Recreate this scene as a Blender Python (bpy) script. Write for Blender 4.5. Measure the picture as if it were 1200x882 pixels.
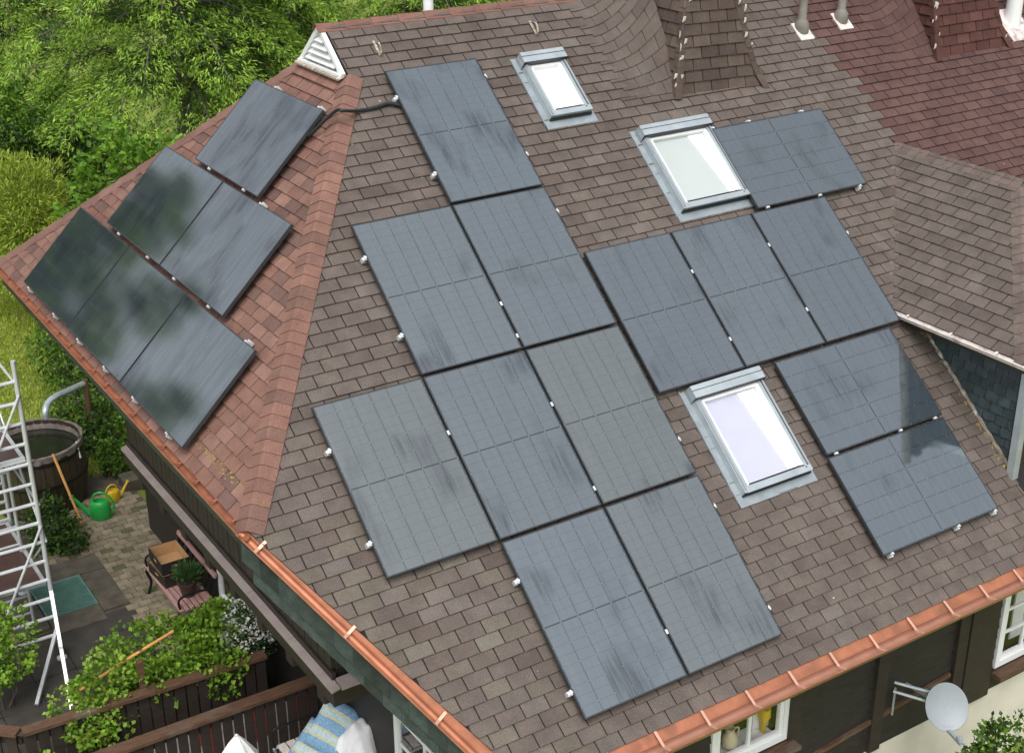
import bpy, math, random
import numpy as np
from mathutils import Vector, Matrix
random.seed(7); rng = np.random.default_rng(7)
for o in list(bpy.data.objects): bpy.data.objects.remove(o)
scene = bpy.context.scene
col = scene.collection
R = math.radians
ZS = 6.0        # everything is written in the surveyed frame and lifted at the end so that the garden lies at z = 0

# ------------------------------------------------------------------ camera
RM = np.array([[0.8384161682644793, -0.5450027735528331, -0.005505053353769218],
               [-0.23180603590030463, -0.347425781871895, -0.9086040324645764],
               [0.4932791202888026, 0.7630644159639617, -0.41762232528527843]])
CP = np.array([-5.85935169, -10.60213865, 5.55656683]); FP = 1657.685
cd = bpy.data.cameras.new('Camera'); cam = bpy.data.objects.new('Camera', cd); col.objects.link(cam)
cd.sensor_fit = 'HORIZONTAL'; cd.sensor_width = 36; cd.lens = FP / 1200 * 36; cd.clip_start = .1; cd.clip_end = 2000
cm = Matrix(((RM[0][0], -RM[1][0], -RM[2][0], CP[0]), (RM[0][1], -RM[1][1], -RM[2][1], CP[1]), (RM[0][2], -RM[1][2], -RM[2][2], CP[2] + ZS), (0, 0, 0, 1)))
cam.matrix_world = cm
scene.camera = cam
# ------------------------------------------------------------------ light: bright overcast
SUN_EL, SUN_AZ = 58, 215      # azimuth clockwise from +Y
w = bpy.data.worlds.new('World'); scene.world = w; w.use_nodes = True
nt = w.node_tree; nt.nodes.clear()
sky = nt.nodes.new('ShaderNodeTexSky'); sky.sky_type = 'NISHITA'; sky.sun_disc = False
sky.sun_elevation = R(SUN_EL); sky.sun_rotation = R(SUN_AZ); sky.air_density = 1.0; sky.dust_density = 6.0; sky.ozone_density = 1.0; sky.altitude = 600
hs = nt.nodes.new('ShaderNodeHueSaturation'); hs.inputs['Saturation'].default_value = .25; hs.inputs['Value'].default_value = 1.0
bg = nt.nodes.new('ShaderNodeBackground'); bg.inputs['Strength'].default_value = .15
wo = nt.nodes.new('ShaderNodeOutputWorld')
nt.links.new(sky.outputs[0], hs.inputs['Color']); nt.links.new(hs.outputs[0], bg.inputs[0]); nt.links.new(bg.outputs[0], wo.inputs[0])
sl = bpy.data.lights.new('Sun', 'SUN'); sl.energy = 1.1; sl.angle = R(35); sl.color = (1, .97, .92)
so = bpy.data.objects.new('Sun', sl); col.objects.link(so); so.location = (0, 0, 40)
sd = Vector((math.sin(R(SUN_AZ)) * math.cos(R(SUN_EL)), math.cos(R(SUN_AZ)) * math.cos(R(SUN_EL)), math.sin(R(SUN_EL))))
so.rotation_euler = sd.to_track_quat('Z', 'Y').to_euler()
vs = scene.view_settings; vs.view_transform = 'Standard'; vs.look = 'None'; vs.gamma = 1; vs.use_curve_mapping = False
vs.exposure = 0.64
scene.render.engine = 'CYCLES'

# ------------------------------------------------------------------ geometry of the place
TH, PH = R(39.7311), R(44.5936)
LO = np.array([-1.3085, 6.04, .2931])
def pr(X):
    c = RM @ (np.array(X, float) - CP); return 600 + FP * c[0] / c[2], 441 + FP * c[1] / c[2]
def ray(p):
    v = RM.T @ np.array([(p[0] - 600) / FP, (p[1] - 441) / FP, 1.]); return v / np.linalg.norm(v)
def hit(p, n, d):
    v = ray(p); n = np.array(n, float); return CP + (d - n @ CP) / (n @ v) * v
NMAIN = np.array([0, -math.sin(TH), math.cos(TH)]); NLEFT = np.array([-math.sin(PH), 0, math.cos(PH)])
OFF = .12; OFFL = .13
def atz(p, z): return hit(p, (0, 0, 1), z)
def aty(p, y): return hit(p, (0, 1, 0), y)
def atx(p, x): return hit(p, (1, 0, 0), x)
def onmain(p, o=-OFF): return hit(p, NMAIN, o)
def onleft(p, o=-OFFL): return hit(p, NLEFT, NLEFT @ LO + o)
class Frame:                      # a roof plane: u along the eave, v up the slope, n outwards
    def __init__(s, o, eu, ev):
        s.o = Vector(o); s.u = Vector(eu).normalized(); s.v = Vector(ev).normalized(); s.n = s.u.cross(s.v)
    def p(s, u, v, h=0): return s.o + s.u * u + s.v * v + s.n * h
    def uv(s, X): d = Vector(X) - s.o; return d.dot(s.u), d.dot(s.v)
    def mat(s, u, v, h=0):
        p = s.p(u, v, h)
        return Matrix(((s.u.x, s.v.x, s.n.x, p.x), (s.u.y, s.v.y, s.n.y, p.y), (s.u.z, s.v.z, s.n.z, p.z), (0, 0, 0, 1)))
MAINP = Frame((0, 0, 0), (1, 0, 0), (0, math.cos(TH), math.sin(TH)))                  # plane of the panels
MAIN = Frame(tuple(NMAIN * -OFF), (1, 0, 0), (0, math.cos(TH), math.sin(TH)))          # plane of the roof
LEFTP = Frame(tuple(LO), (0, -1, 0), (math.cos(PH), 0, math.sin(PH)))
LEFT = Frame(tuple(LO - NLEFT * OFFL), (0, -1, 0), (math.cos(PH), 0, math.sin(PH)))
# ------------------------------------------------------------------ mesh builder
MW = {}
def mw(o): return MW.get(o.name, Matrix.Identity(4))
def props(o, label=None, cat=None, group=None, kind=None):
    if label: o['label'] = label
    if cat: o['category'] = cat
    if group: o['group'] = group
    if kind: o['kind'] = kind
    return o
def attach(o, parent):
    if parent is not None:
        o.parent = parent; o.matrix_parent_inverse = mw(parent).inverted()
def empty(name, loc, label=None, cat=None, group=None, parent=None):
    o = bpy.data.objects.new(name, None); col.objects.link(o); o.location = loc; o.empty_display_size = .1
    MW[o.name] = Matrix.Translation(Vector(loc)); attach(o, parent)
    return props(o, label, cat, group)
class MB:
    def __init__(s): s.v = []; s.f = []; s.c = []
    def add(s, vs_, fs, c=None):
        b = len(s.v); s.v += [Vector(x) for x in vs_]; s.f += [tuple(b + i for i in f) for f in fs]
        s.c += [c or (1, 1, 1)] * len(vs_); return s
    def obox(s, o, a, b, c_, c=None):
        o, a, b, c_ = Vector(o), Vector(a), Vector(b), Vector(c_)
        P = [o, o + a, o + a + b, o + b, o + c_, o + a + c_, o + a + b + c_, o + b + c_]
        F = [(0, 3, 2, 1), (4, 5, 6, 7), (0, 1, 5, 4), (1, 2, 6, 5), (2, 3, 7, 6), (3, 0, 4, 7)]
        if a.cross(b).dot(c_) < 0: F = [f[::-1] for f in F]
        return s.add(P, F, c)
    def box(s, x0, x1, y0, y1, z0, z1, c=None): return s.obox((x0, y0, z0), (x1 - x0, 0, 0), (0, y1 - y0, 0), (0, 0, z1 - z0), c)
    def fbox(s, fr, u0, u1, v0, v1, h0, h1, c=None): return s.obox(fr.p(u0, v0, h0), fr.u * (u1 - u0), fr.v * (v1 - v0), fr.n * (h1 - h0), c)
    def bar(s, a, b, w_, h, up=(0, 0, 1), c=None):
        a, b = Vector(a), Vector(b); d = b - a; sx = d.cross(Vector(up))
        if sx.length < 1e-5: sx = d.cross(Vector((1, 0, 0)))
        sx.normalize(); up2 = sx.cross(d).normalized()
        return s.obox(a - sx * w_ / 2 - up2 * h / 2, d, sx * w_, up2 * h, c)
    def tube(s, pts, r, n=8, cap=True, c=None):
        pts = [Vector(p) for p in pts]; rs = r if isinstance(r, (list, tuple)) else [r] * len(pts)
        P = []; F = []; prev = None
        for i, p in enumerate(pts):
            t = (pts[min(i + 1, len(pts) - 1)] - pts[max(i - 1, 0)]).normalized()
            if prev is None: a = t.cross(Vector((0, 0, 1)) if abs(t.z) < .9 else Vector((1, 0, 0))).normalized()
            else:
                a = prev - t * prev.dot(t); a.normalize()
            prev = a; b = t.cross(a)
            for k in range(n):
                q = 2 * math.pi * k / n; P.append(p + (a * math.cos(q) + b * math.sin(q)) * rs[i])
        for i in range(len(pts) - 1):
            for k in range(n):
                k2 = (k + 1) % n; F.append((i * n + k, i * n + k2, (i + 1) * n + k2, (i + 1) * n + k))
        if cap: F.append(tuple(range(n))[::-1]); F.append(tuple((len(pts) - 1) * n + k for k in range(n)))
        return s.add(P, F, c)
    def lathe(s, o, prof, n=24, ax=(0, 0, 1), c=None, closed=False):
        o = Vector(o); ax = Vector(ax).normalized(); a = ax.cross(Vector((0, 1, 0)) if abs(ax.y) < .9 else Vector((1, 0, 0))).normalized(); b = ax.cross(a)
        P = []; F = []
        for r_, z_ in prof:
            for k in range(n):
                q = 2 * math.pi * k / n; P.append(o + ax * z_ + (a * math.cos(q) + b * math.sin(q)) * r_)
        m = len(prof)
        for i in range(m if closed else m - 1):
            j = (i + 1) % m
            for k in range(n):
                k2 = (k + 1) % n; F.append((i * n + k, i * n + k2, j * n + k2, j * n + k))
        if not closed: F.append(tuple(range(n))[::-1]); F.append(tuple((m - 1) * n + k for k in range(n)))
        return s.add(P, F, c)
    def prism(s, poly, vec, c=None):
        poly = [Vector(p) for p in poly]; vec = Vector(vec); n = len(poly)
        nn = Vector((0, 0, 0))
        for i in range(n): nn += poly[i].cross(poly[(i + 1) % n])
        P = poly + [p + vec for p in poly]
        F = [tuple(range(n))[::-1], tuple(n + i for i in range(n))] + [(i, (i + 1) % n, n + (i + 1) % n, n + i) for i in range(n)]
        if nn.dot(vec) < 0: F = [f[::-1] for f in F]
        return s.add(P, F, c)
    def sweep(s, path, prof, ax_side, ax_up, thick=0, c=None):
        """open profile (side, up) swept along straight path a-b"""
        a, b = Vector(path[0]), Vector(path[1]); sd_, up_ = Vector(ax_side), Vector(ax_up)
        n = len(prof); P = [q + sd_ * x + up_ * y for q in (a, b) for x, y in prof]
        F = [(i, i + 1, n + i + 1, n + i) for i in range(n - 1)]
        if thick:
            N = []
            for i in range(n):
                x0, y0 = prof[max(i - 1, 0)]; x1, y1 = prof[min(i + 1, n - 1)]; d = math.hypot(x1 - x0, y1 - y0)
                N.append((prof[i][0] + (y1 - y0) / d * thick, prof[i][1] - (x1 - x0) / d * thick))
            m = len(P); P += [q + sd_ * x + up_ * y for q in (a, b) for x, y in N]
            F += [(m + n + i, m + n + i + 1, m + i + 1, m + i) for i in range(n - 1)]
            F += [(0, m, m + n, n), (n - 1, 2 * n - 1, m + 2 * n - 1, m + n - 1)]
            F += [(i, m + i, m + i + 1, i + 1) for i in range(n - 1)] + [(n + i + 1, m + n + i + 1, m + n + i, n + i) for i in range(n - 1)]
        return s.add(P, F, c)
    def mesh(s, name, off=Vector((0, 0, 0)), smooth=False):
        me = bpy.data.meshes.new(name); me.from_pydata([tuple(p - off) for p in s.v], [], s.f)
        if any(k != (1, 1, 1) for k in s.c):
            at = me.color_attributes.new('tint', 'FLOAT_COLOR', 'POINT')
            at.data.foreach_set('color', np.array([(k[0], k[1], k[2], 1) for k in s.c], dtype=np.float32).ravel())
        if smooth: me.polygons.foreach_set('use_smooth', [True] * len(me.polygons))
        me.update(); return me
    def build(s, name, mat, parent=None, smooth=False, label=None, cat=None, group=None, kind=None, center=True):
        if center:
            a = np.array([tuple(p) for p in s.v]); lo, hi = a.min(0), a.max(0); off = Vector(((lo[0] + hi[0]) / 2, (lo[1] + hi[1]) / 2, lo[2]))
        else: off = Vector((0, 0, 0))
        me = s.mesh(name, off, smooth); me.materials.append(mat)
        o = bpy.data.objects.new(name, me); col.objects.link(o); o.location = off; MW[o.name] = Matrix.Translation(off)
        attach(o, parent)
        if smooth:
            try: me.set_sharp_from_angle(angle=R(40))
            except Exception: pass
        return props(o, label, cat, group, kind)
# ------------------------------------------------------------------ materials
def N(nt_, t, **kw):
    n = nt_.nodes.new(t)
    for k, v in kw.items(): setattr(n, k, v)
    return n
def pm(name, c, rough=.7, metal=0, var=.2, scale=6, fine=.15, fscale=150, bump=.0, src=None, spec=.5, stretch=(1, 1, 1), alpha=None, hue=None):
    """procedural principled: colour (or tint attribute / object colour) x coarse and fine noise"""
    m = bpy.data.materials.new(name); m.use_nodes = True; t = m.node_tree; b = t.nodes['Principled BSDF']; L = t.links.new
    g = N(t, 'ShaderNodeNewGeometry'); mp = N(t, 'ShaderNodeMapping'); mp.inputs['Scale'].default_value = stretch; L(g.outputs['Position'], mp.inputs[0])
    n1 = N(t, 'ShaderNodeTexNoise'); n1.inputs['Scale'].default_value = scale; n1.inputs['Detail'].default_value = 5; L(mp.outputs[0], n1.inputs[0])
    n2 = N(t, 'ShaderNodeTexNoise'); n2.inputs['Scale'].default_value = fscale; n2.inputs['Detail'].default_value = 2; L(mp.outputs[0], n2.inputs[0])
    r1 = N(t, 'ShaderNodeMapRange'); r1.inputs[1].default_value = .3; r1.inputs[2].default_value = .7; r1.inputs[3].default_value = 1 - var; r1.inputs[4].default_value = 1 + var; L(n1.outputs[0], r1.inputs[0])
    r2 = N(t, 'ShaderNodeMapRange'); r2.inputs[1].default_value = .3; r2.inputs[2].default_value = .7; r2.inputs[3].default_value = 1 - fine; r2.inputs[4].default_value = 1 + fine; L(n2.outputs[0], r2.inputs[0])
    mu = N(t, 'ShaderNodeMath', operation='MULTIPLY'); L(r1.outputs[0], mu.inputs[0]); L(r2.outputs[0], mu.inputs[1])
    if src == 'attr':
        a = N(t, 'ShaderNodeAttribute'); a.attribute_name = 'tint'; base = a.outputs['Color']
    elif src == 'obj':
        a = N(t, 'ShaderNodeObjectInfo'); base = a.outputs['Color']
    else:
        a = N(t, 'ShaderNodeRGB'); a.outputs[0].default_value = (*c, 1); base = a.outputs[0]
    mx = N(t, 'ShaderNodeVectorMath', operation='SCALE'); L(base, mx.inputs[0]); L(mu.outputs[0], mx.inputs['Scale'])
    last = mx.outputs[0]
    if hue:   # a second colour worn in by large stains
        n3 = N(t, 'ShaderNodeTexNoise'); n3.inputs['Scale'].default_value = hue[2]; n3.inputs['Detail'].default_value = 6; L(g.outputs['Position'], n3.inputs[0])
        r3 = N(t, 'ShaderNodeMapRange'); r3.inputs[1].default_value = hue[1]; r3.inputs[2].default_value = hue[1] + .15; r3.inputs[4].default_value = hue[3]; L(n3.outputs[0], r3.inputs[0])
        mm = N(t, 'ShaderNodeMixRGB'); L(r3.outputs[0], mm.inputs[0]); L(last, mm.inputs[1]); mm.inputs[2].default_value = (*hue[0], 1); last = mm.outputs[0]
    L(last, b.inputs['Base Color'])
    b.inputs['Roughness'].default_value = rough; b.inputs['Metallic'].default_value = metal; b.inputs['Specular IOR Level'].default_value = spec
    if bump:
        bp = N(t, 'ShaderNodeBump'); bp.inputs['Strength'].default_value = bump; bp.inputs['Distance'].default_value = .01; L(n2.outputs[0], bp.inputs['Height']); L(bp.outputs[0], b.inputs['Normal'])
    return m
def leafmat(name, trans=.35, rough=.5):
    m = bpy.data.materials.new(name); m.use_nodes = True; t = m.node_tree; b = t.nodes['Principled BSDF']; L = t.links.new
    a = N(t, 'ShaderNodeAttribute'); a.attribute_name = 'tint'; L(a.outputs['Color'], b.inputs['Base Color']); b.inputs['Roughness'].default_value = rough; b.inputs['Specular IOR Level'].default_value = .35
    tr = N(t, 'ShaderNodeBsdfTranslucent'); L(a.outputs['Color'], tr.inputs[0]); mx = N(t, 'ShaderNodeMixShader'); mx.inputs[0].default_value = trans
    o = t.nodes['Material Output']; L(b.outputs[0], mx.inputs[1]); L(tr.outputs[0], mx.inputs[2]); L(mx.outputs[0], o.inputs[0]); return m
def glassmat(name, tint=(1, 1, 1), ior=1.5):
    m = bpy.data.materials.new(name); m.use_nodes = True; t = m.node_tree; t.nodes.remove(t.nodes['Principled BSDF']); L = t.links.new
    tr = N(t, 'ShaderNodeBsdfTransparent'); tr.inputs[0].default_value = (*tint, 1); gl = N(t, 'ShaderNodeBsdfGlossy'); gl.inputs['Roughness'].default_value = .02
    fr = N(t, 'ShaderNodeFresnel'); fr.inputs[0].default_value = ior; mu = N(t, 'ShaderNodeMath', operation='MULTIPLY'); mu.inputs[1].default_value = 1.8; L(fr.outputs[0], mu.inputs[0])
    g = N(t, 'ShaderNodeNewGeometry'); iv = N(t, 'ShaderNodeMath', operation='SUBTRACT'); iv.inputs[0].default_value = 1; L(g.outputs['Backfacing'], iv.inputs[1]); m2 = N(t, 'ShaderNodeMath', operation='MULTIPLY', use_clamp=True); L(mu.outputs[0], m2.inputs[0]); L(iv.outputs[0], m2.inputs[1])
    mx = N(t, 'ShaderNodeMixShader'); L(m2.outputs[0], mx.inputs[0]); L(tr.outputs[0], mx.inputs[1]); L(gl.outputs[0], mx.inputs[2]); L(mx.outputs[0], t.nodes['Material Output'].inputs[0]); return m
PW, PHH = 1.134, 1.7209
def panelmat(name, axis, dust, ior, lsign):
    m = bpy.data.materials.new(name); m.use_nodes = True; t = m.node_tree; b = t.nodes['Principled BSDF']; L = t.links.new
    def M(op, a, bb=None, c_=None):
        n = N(t, 'ShaderNodeMath', operation=op)
        for i, x in enumerate((a, bb, c_)):
            if x is None: continue
            if isinstance(x, (int, float)): n.inputs[i].default_value = x
            else: L(x, n.inputs[i])
        return n.outputs[0]
    tc = N(t, 'ShaderNodeTexCoord'); sp = N(t, 'ShaderNodeSeparateXYZ'); L(tc.outputs['Object'], sp.inputs[0])
    oi = N(t, 'ShaderNodeObjectInfo'); g = N(t, 'ShaderNodeNewGeometry'); gs = N(t, 'ShaderNodeSeparateXYZ'); L(g.outputs['Position'], gs.inputs[0])
    cw = (PW - .03) / 6; fx = M('FRACT', M('DIVIDE', M('SUBTRACT', sp.outputs[0], .015), cw)); dx = M('MULTIPLY', M('MINIMUM', fx, M('SUBTRACT', 1, fx)), cw)
    ym = M('ABSOLUTE', M('SUBTRACT', sp.outputs[1], PHH / 2)); ch = .0935
    fy = M('FRACT', M('DIVIDE', M('SUBTRACT', ym, .006), ch)); dy = M('MULTIPLY', M('MINIMUM', fy, M('SUBTRACT', 1, fy)), ch)
    lx = M('LESS_THAN', dx, .0042); ly = M('LESS_THAN', dy, .0022); mid = M('LESS_THAN', ym, .006)
    dot = M('LESS_THAN', M('ADD', dx, dy), .0075)
    fy2 = M('FRACT', M('DIVIDE', M('SUBTRACT', ym, .006), ch * 2)); dy2 = M('MULTIPLY', M('MINIMUM', fy2, M('SUBTRACT', 1, fy2)), ch * 2)
    dot = M('MULTIPLY', dot, M('LESS_THAN', dy2, .03))
    line = M('MAXIMUM', M('MULTIPLY', lx, .75), M('MAXIMUM', M('MULTIPLY', ly, .42), mid))
    # water runs and dust: noise stretched along the slope
    hx = gs.outputs[axis]
    cv = N(t, 'ShaderNodeCombineXYZ'); L(M('MULTIPLY', hx, 22), cv.inputs[0]); L(M('MULTIPLY', gs.outputs[2], 2.2), cv.inputs[1]); L(M('MULTIPLY', oi.outputs['Random'], 40), cv.inputs[2])
    st = N(t, 'ShaderNodeTexNoise'); st.inputs['Scale'].default_value = 1; st.inputs['Detail'].default_value = 4; st.inputs['Roughness'].default_value = .65; L(cv.outputs[0], st.inputs[0])
    cv2 = N(t, 'ShaderNodeCombineXYZ'); L(M('MULTIPLY', hx, 2.1), cv2.inputs[0]); L(M('MULTIPLY', gs.outputs[2], 1.9), cv2.inputs[1]); L(M('MULTIPLY', oi.outputs['Random'], 90), cv2.inputs[2])
    pa = N(t, 'ShaderNodeTexNoise'); pa.inputs['Scale'].default_value = 1; pa.inputs['Detail'].default_value = 2; L(cv2.outputs[0], pa.inputs[0])
    mk = N(t, 'ShaderNodeMapRange'); mk.inputs[1].default_value = .57 if lsign < 0 else .49; mk.inputs[2].default_value = .70 if lsign < 0 else .60; L(pa.outputs[0], mk.inputs[0])
    sr = N(t, 'ShaderNodeMapRange'); sr.inputs[1].default_value = .40; sr.inputs[2].default_value = .60; L(st.outputs[0], sr.inputs[0])
    clean = M('MULTIPLY', mk.outputs[0], sr.outputs[0])                    # 1 where rain has washed the dust off
    gen = N(t, 'ShaderNodeMapRange'); gen.inputs[1].default_value = .3; gen.inputs[2].default_value = .7; gen.inputs[3].default_value = .93 if lsign < 0 else .72; gen.inputs[4].default_value = 1.06 if lsign < 0 else 1.2; L(st.outputs[0], gen.inputs[0])
    du = M('MULTIPLY', M('MULTIPLY', M('SUBTRACT', 1, M('MULTIPLY', clean, .75)), gen.outputs[0]), M('ADD', .8, M('MULTIPLY', oi.outputs['Random'], .4)))
    du = M('MULTIPLY', du, dust)
    cel = N(t, 'ShaderNodeMixRGB'); cel.inputs[1].default_value = (.010, .013, .021, 1); cel.inputs[2].default_value = (.002, .002, .003, 1); L(line, cel.inputs[0])
    dm = N(t, 'ShaderNodeMixRGB'); L(du, dm.inputs[0]); L(cel.outputs[0], dm.inputs[1])
    tint = N(t, 'ShaderNodeMixRGB'); tint.inputs[1].default_value = (.34, .45, .51, 1); tint.inputs[2].default_value = (.42, .48, .41, 1); sc_ = N(t, 'ShaderNodeSeparateColor'); L(oi.outputs['Color'], sc_.inputs[0]); L(sc_.outputs[0], tint.inputs[0]); b.inputs['Specular Tint'].default_value = (.93, .985, 1.0, 1); L(tint.outputs[0], dm.inputs[2])
    d3 = N(t, 'ShaderNodeMixRGB'); d3.inputs[2].default_value = (.55, .58, .6, 1); L(M('MULTIPLY', dot, .16), d3.inputs[0]); L(dm.outputs[0], d3.inputs[1]); 
    d4 = N(t, 'ShaderNodeMixRGB', blend_type='MULTIPLY'); d4.inputs[2].default_value = (.45, .47, .5, 1) if lsign < 0 else (2.2, 2.2, 2.2, 1); L(M('MULTIPLY', line, M('SUBTRACT', 1, dot)), d4.inputs[0]); L(d3.outputs[0], d4.inputs[1])
    L(d4.outputs[0], b.inputs['Base Color'])
    ro = M('ADD', .03, M('MULTIPLY', du, .16)); L(ro, b.inputs['Roughness'])
    # the film of dust and the cell gaps break up the mirror of the glass
    sl_ = M('SUBTRACT', .5, M('MULTIPLY', M('MAXIMUM', M('MULTIPLY', line, .55 if lsign < 0 else .2), M('MULTIPLY', clean, .34 if lsign < 0 else .62)), .5)); sl_ = M('MULTIPLY', sl_, gen.outputs[0]); L(sl_, b.inputs['Specular IOR Level'])
    b.inputs['IOR'].default_value = ior
    wv = N(t, 'ShaderNodeTexNoise'); wv.inputs['Scale'].default_value = 260; L(g.outputs['Position'], wv.inputs[0])
    bp = N(t, 'ShaderNodeBump'); bp.inputs['Strength'].default_value = .02; bp.inputs['Distance'].default_value = .004; L(wv.outputs[0], bp.inputs['Height']); L(bp.outputs[0], b.inputs['Normal'])
    return m
M_ = {}
M_['sh_attr'] = pm('shingle_granules', (0, 0, 0), .9, var=.16, scale=5, fine=.28, fscale=120, bump=.5, src='attr', spec=.2)
M_['sh_obj'] = pm('shingle_granules_single', (0, 0, 0), .9, var=.16, scale=5, fine=.28, fscale=120, bump=.5, src='obj', spec=.25)
M_['deck'] = pm('roof_underlay', (.012, .010, .009), .9)
M_['copper'] = pm('copper_sheet', (.38, .148, .080), .48, metal=.45, var=.2, scale=6, fine=.08, hue=((.22, .10, .062), .53, 5, .6))
M_['copper_skylit'] = pm('copper_sheet_skylit', (.50, .25, .17), .36, metal=.65, var=.1, scale=5, fine=.04, hue=((.42, .2, .13), .58, 4, .5))  # paler copy of the copper: sky reflected in the wet trough, put into the colour
M_['copper_pale'] = pm('copper_solder', (.62, .36, .26), .45, metal=.4, var=.1)
M_['darkwood'] = pm('dark_stained_wood', (.030, .021, .017), .65, var=.45, scale=6, fine=.35, fscale=60, stretch=(1, 1, 12), bump=.3)
M_['darkwoodh'] = pm('dark_stained_board', (.021, .017, .0155), .55, var=.5, scale=5, fine=.4, fscale=50, stretch=(1, 12, 12), bump=.3)
M_['brownwood'] = pm('brown_weathered_wood', (.10, .052, .03), .6, var=.4, scale=5, fine=.3, fscale=60, stretch=(1, 8, 8), bump=.3, hue=((.16, .14, .12), .55, 2.5, .5))
M_['slate'] = pm('slate', (.030, .042, .046), .55, var=.3, scale=9, fine=.25, fscale=80, bump=.3, src='obj')
M_['white'] = pm('white_paint', (.78, .79, .8), .4, var=.04, scale=3, fine=.03)
M_['whitedirty'] = pm('weathered_white_paint', (.62, .56, .53), .6, var=.2, scale=8, fine=.15, hue=((.2, .13, .1), .56, 7, .7))
M_['ledge'] = pm('pale_sheet_metal', (.42, .35, .33), .45, metal=.15, var=.12, scale=4, fine=.06)
M_['cream'] = pm('cream_plaster', (.62, .58, .50), .85, var=.08, scale=3, fine=.06, bump=.2)
M_['flash'] = pm('grey_flashing', (.27, .31, .335), .5, metal=.3, var=.15, scale=7)
M_['zinc'] = pm('zinc_sheet', (.42, .47, .50), .4, metal=.5, var=.12, scale=6, fine=.05)
M_['alu'] = pm('aluminium', (.62, .64, .66), .42, metal=.4, var=.08, scale=6, fine=.04)
M_['grey'] = pm('grey_lacquered_metal', (.26, .29, .31), .5, metal=.1, var=.06, scale=5, fine=.04)
M_['black'] = pm('black_anodised', (.012, .013, .015), .4, metal=.3, var=.1)
M_['edge'] = pm('frame_edge', (.05, .055, .06), .35, metal=.4, var=.1)
M_['rubber'] = pm('black_rubber', (.012, .016, .018), .5, var=.1)
M_['blind'] = pm('white_blind', (.9, .9, .91), .8, var=.02, fine=.01)
M_['blindlav'] = pm('pale_lavender_blind', (.47, .48, .58), .8, var=.02, fine=.01)
M_['blindgr'] = pm('pale_green_white_blind', (.44, .48, .47), .8, var=.04, scale=1.5, fine=.01)
M_['glass'] = glassmat('window_glass')
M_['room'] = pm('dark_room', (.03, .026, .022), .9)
M_['panel'] = panelmat('solar_glass', 0, .105, 2.95, -1)
M_['panel_l'] = panelmat('solar_glass_hip', 1, .042, 3.2, 1)
M_['paver'] = pm('concrete_paver', (.2, .17, .12), .9, var=.25, scale=7, fine=.25, fscale=90, bump=.4, src='obj')
M_['concrete'] = pm('old_concrete', (.10, .085, .065), .9, var=.3, scale=5, fine=.25, fscale=80, bump=.4, hue=((.05, .055, .025), .52, 3, .6))
M_['flag'] = pm('dark_flagstone', (.045, .04, .035), .8, var=.3, scale=4, fine=.2, bump=.3)
M_['soil'] = pm('garden_soil', (.03, .024, .016), .95, var=.4, scale=6, fine=.3, bump=.5)
M_['grating'] = pm('green_grating', (.12, .25, .21), .5, metal=.1, var=.15)
M_['vatwood'] = pm('wet_oak_staves', (.035, .024, .014), .55, var=.4, scale=5, fine=.3, fscale=60, stretch=(8, 8, 1), bump=.3, hue=((.05, .055, .02), .55, 3, .5))
M_['water'] = pm('still_water', (.012, .014, .008), .06, var=.1)
M_['liner'] = pm('plastic_liner', (.16, .13, .12), .5, var=.3, scale=9)
M_['green'] = pm('green_plastic', (.02, .34, .06), .35, var=.06)
M_['yellow'] = pm('yellow_plastic', (.65, .42, .02), .35, var=.06)
M_['iron'] = pm('black_cast_iron', (.012, .012, .012), .5, metal=.4, var=.2)
M_['slatpink'] = pm('faded_red_slat', (.42, .24, .22), .6, var=.25, stretch=(8, 1, 8), scale=4)
M_['card'] = pm('cardboard', (.48, .29, .14), .8, var=.1)
M_['cardblack'] = pm('black_printed_cardboard', (.018, .016, .016), .5, var=.1)
M_['bamboo'] = pm('varnished_pole', (.60, .30, .09), .5, var=.15, stretch=(1, 1, 1), scale=9)
M_['plywood'] = pm('brown_film_plywood', (.075, .035, .028), .35, var=.3, scale=3, fine=.2)
M_['red'] = pm('red_paint', (.36, .06, .035), .6, var=.25)
M_['terracotta'] = pm('dark_pot', (.05, .03, .025), .6)
M_['bluecloth'] = None
M_['whitecloth'] = pm('white_cloth', (.78, .78, .8), .9, var=.06)
M_['bark'] = pm('bark', (.10, .085, .07), .9, var=.35, scale=8, fine=.3, fscale=60, stretch=(3, 3, 1), bump=.5)
M_['leaf'] = leafmat('leaf'); M_['needle'] = leafmat('needle', .25, .6); M_['petal'] = leafmat('petal', .3, .6)
M_['mortar'] = pm('aged_flashing', (.3, .25, .2), .9, var=.4, scale=14, fine=.3, hue=((.75, .74, .72), .55, 12, .9))
M_['moss'] = pm('yellow_moss', (.35, .27, .02), .95, var=.4, scale=30, fine=.4)
M_['jug'] = pm('cream_ceramic', (.6, .52, .36), .3, var=.05)
m = bpy.data.materials.new('striped_cushion'); m.use_nodes = True; t = m.node_tree; b = t.nodes['Principled BSDF']
tc = N(t, 'ShaderNodeTexCoord'); sp = N(t, 'ShaderNodeSeparateXYZ'); t.links.new(tc.outputs['Object'], sp.inputs[0])
wv = N(t, 'ShaderNodeTexWave'); wv.inputs['Scale'].default_value = 1.25; wv.inputs['Distortion'].default_value = 1.0; wv.bands_direction = 'X'; t.links.new(tc.outputs['Object'], wv.inputs[0])
ns = N(t, 'ShaderNodeTexNoise'); ns.inputs['Scale'].default_value = 38; t.links.new(tc.outputs['Object'], ns.inputs[0])
cr = N(t, 'ShaderNodeValToRGB'); cr.color_ramp.interpolation = 'CONSTANT'; e = cr.color_ramp.elements; e[0].color = (.19, .34, .50, 1); e[1].position = .52; e[1].color = (.50, .50, .34, 1); e2 = e.new(.86); e2.color = (.42, .55, .58, 1)
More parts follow.
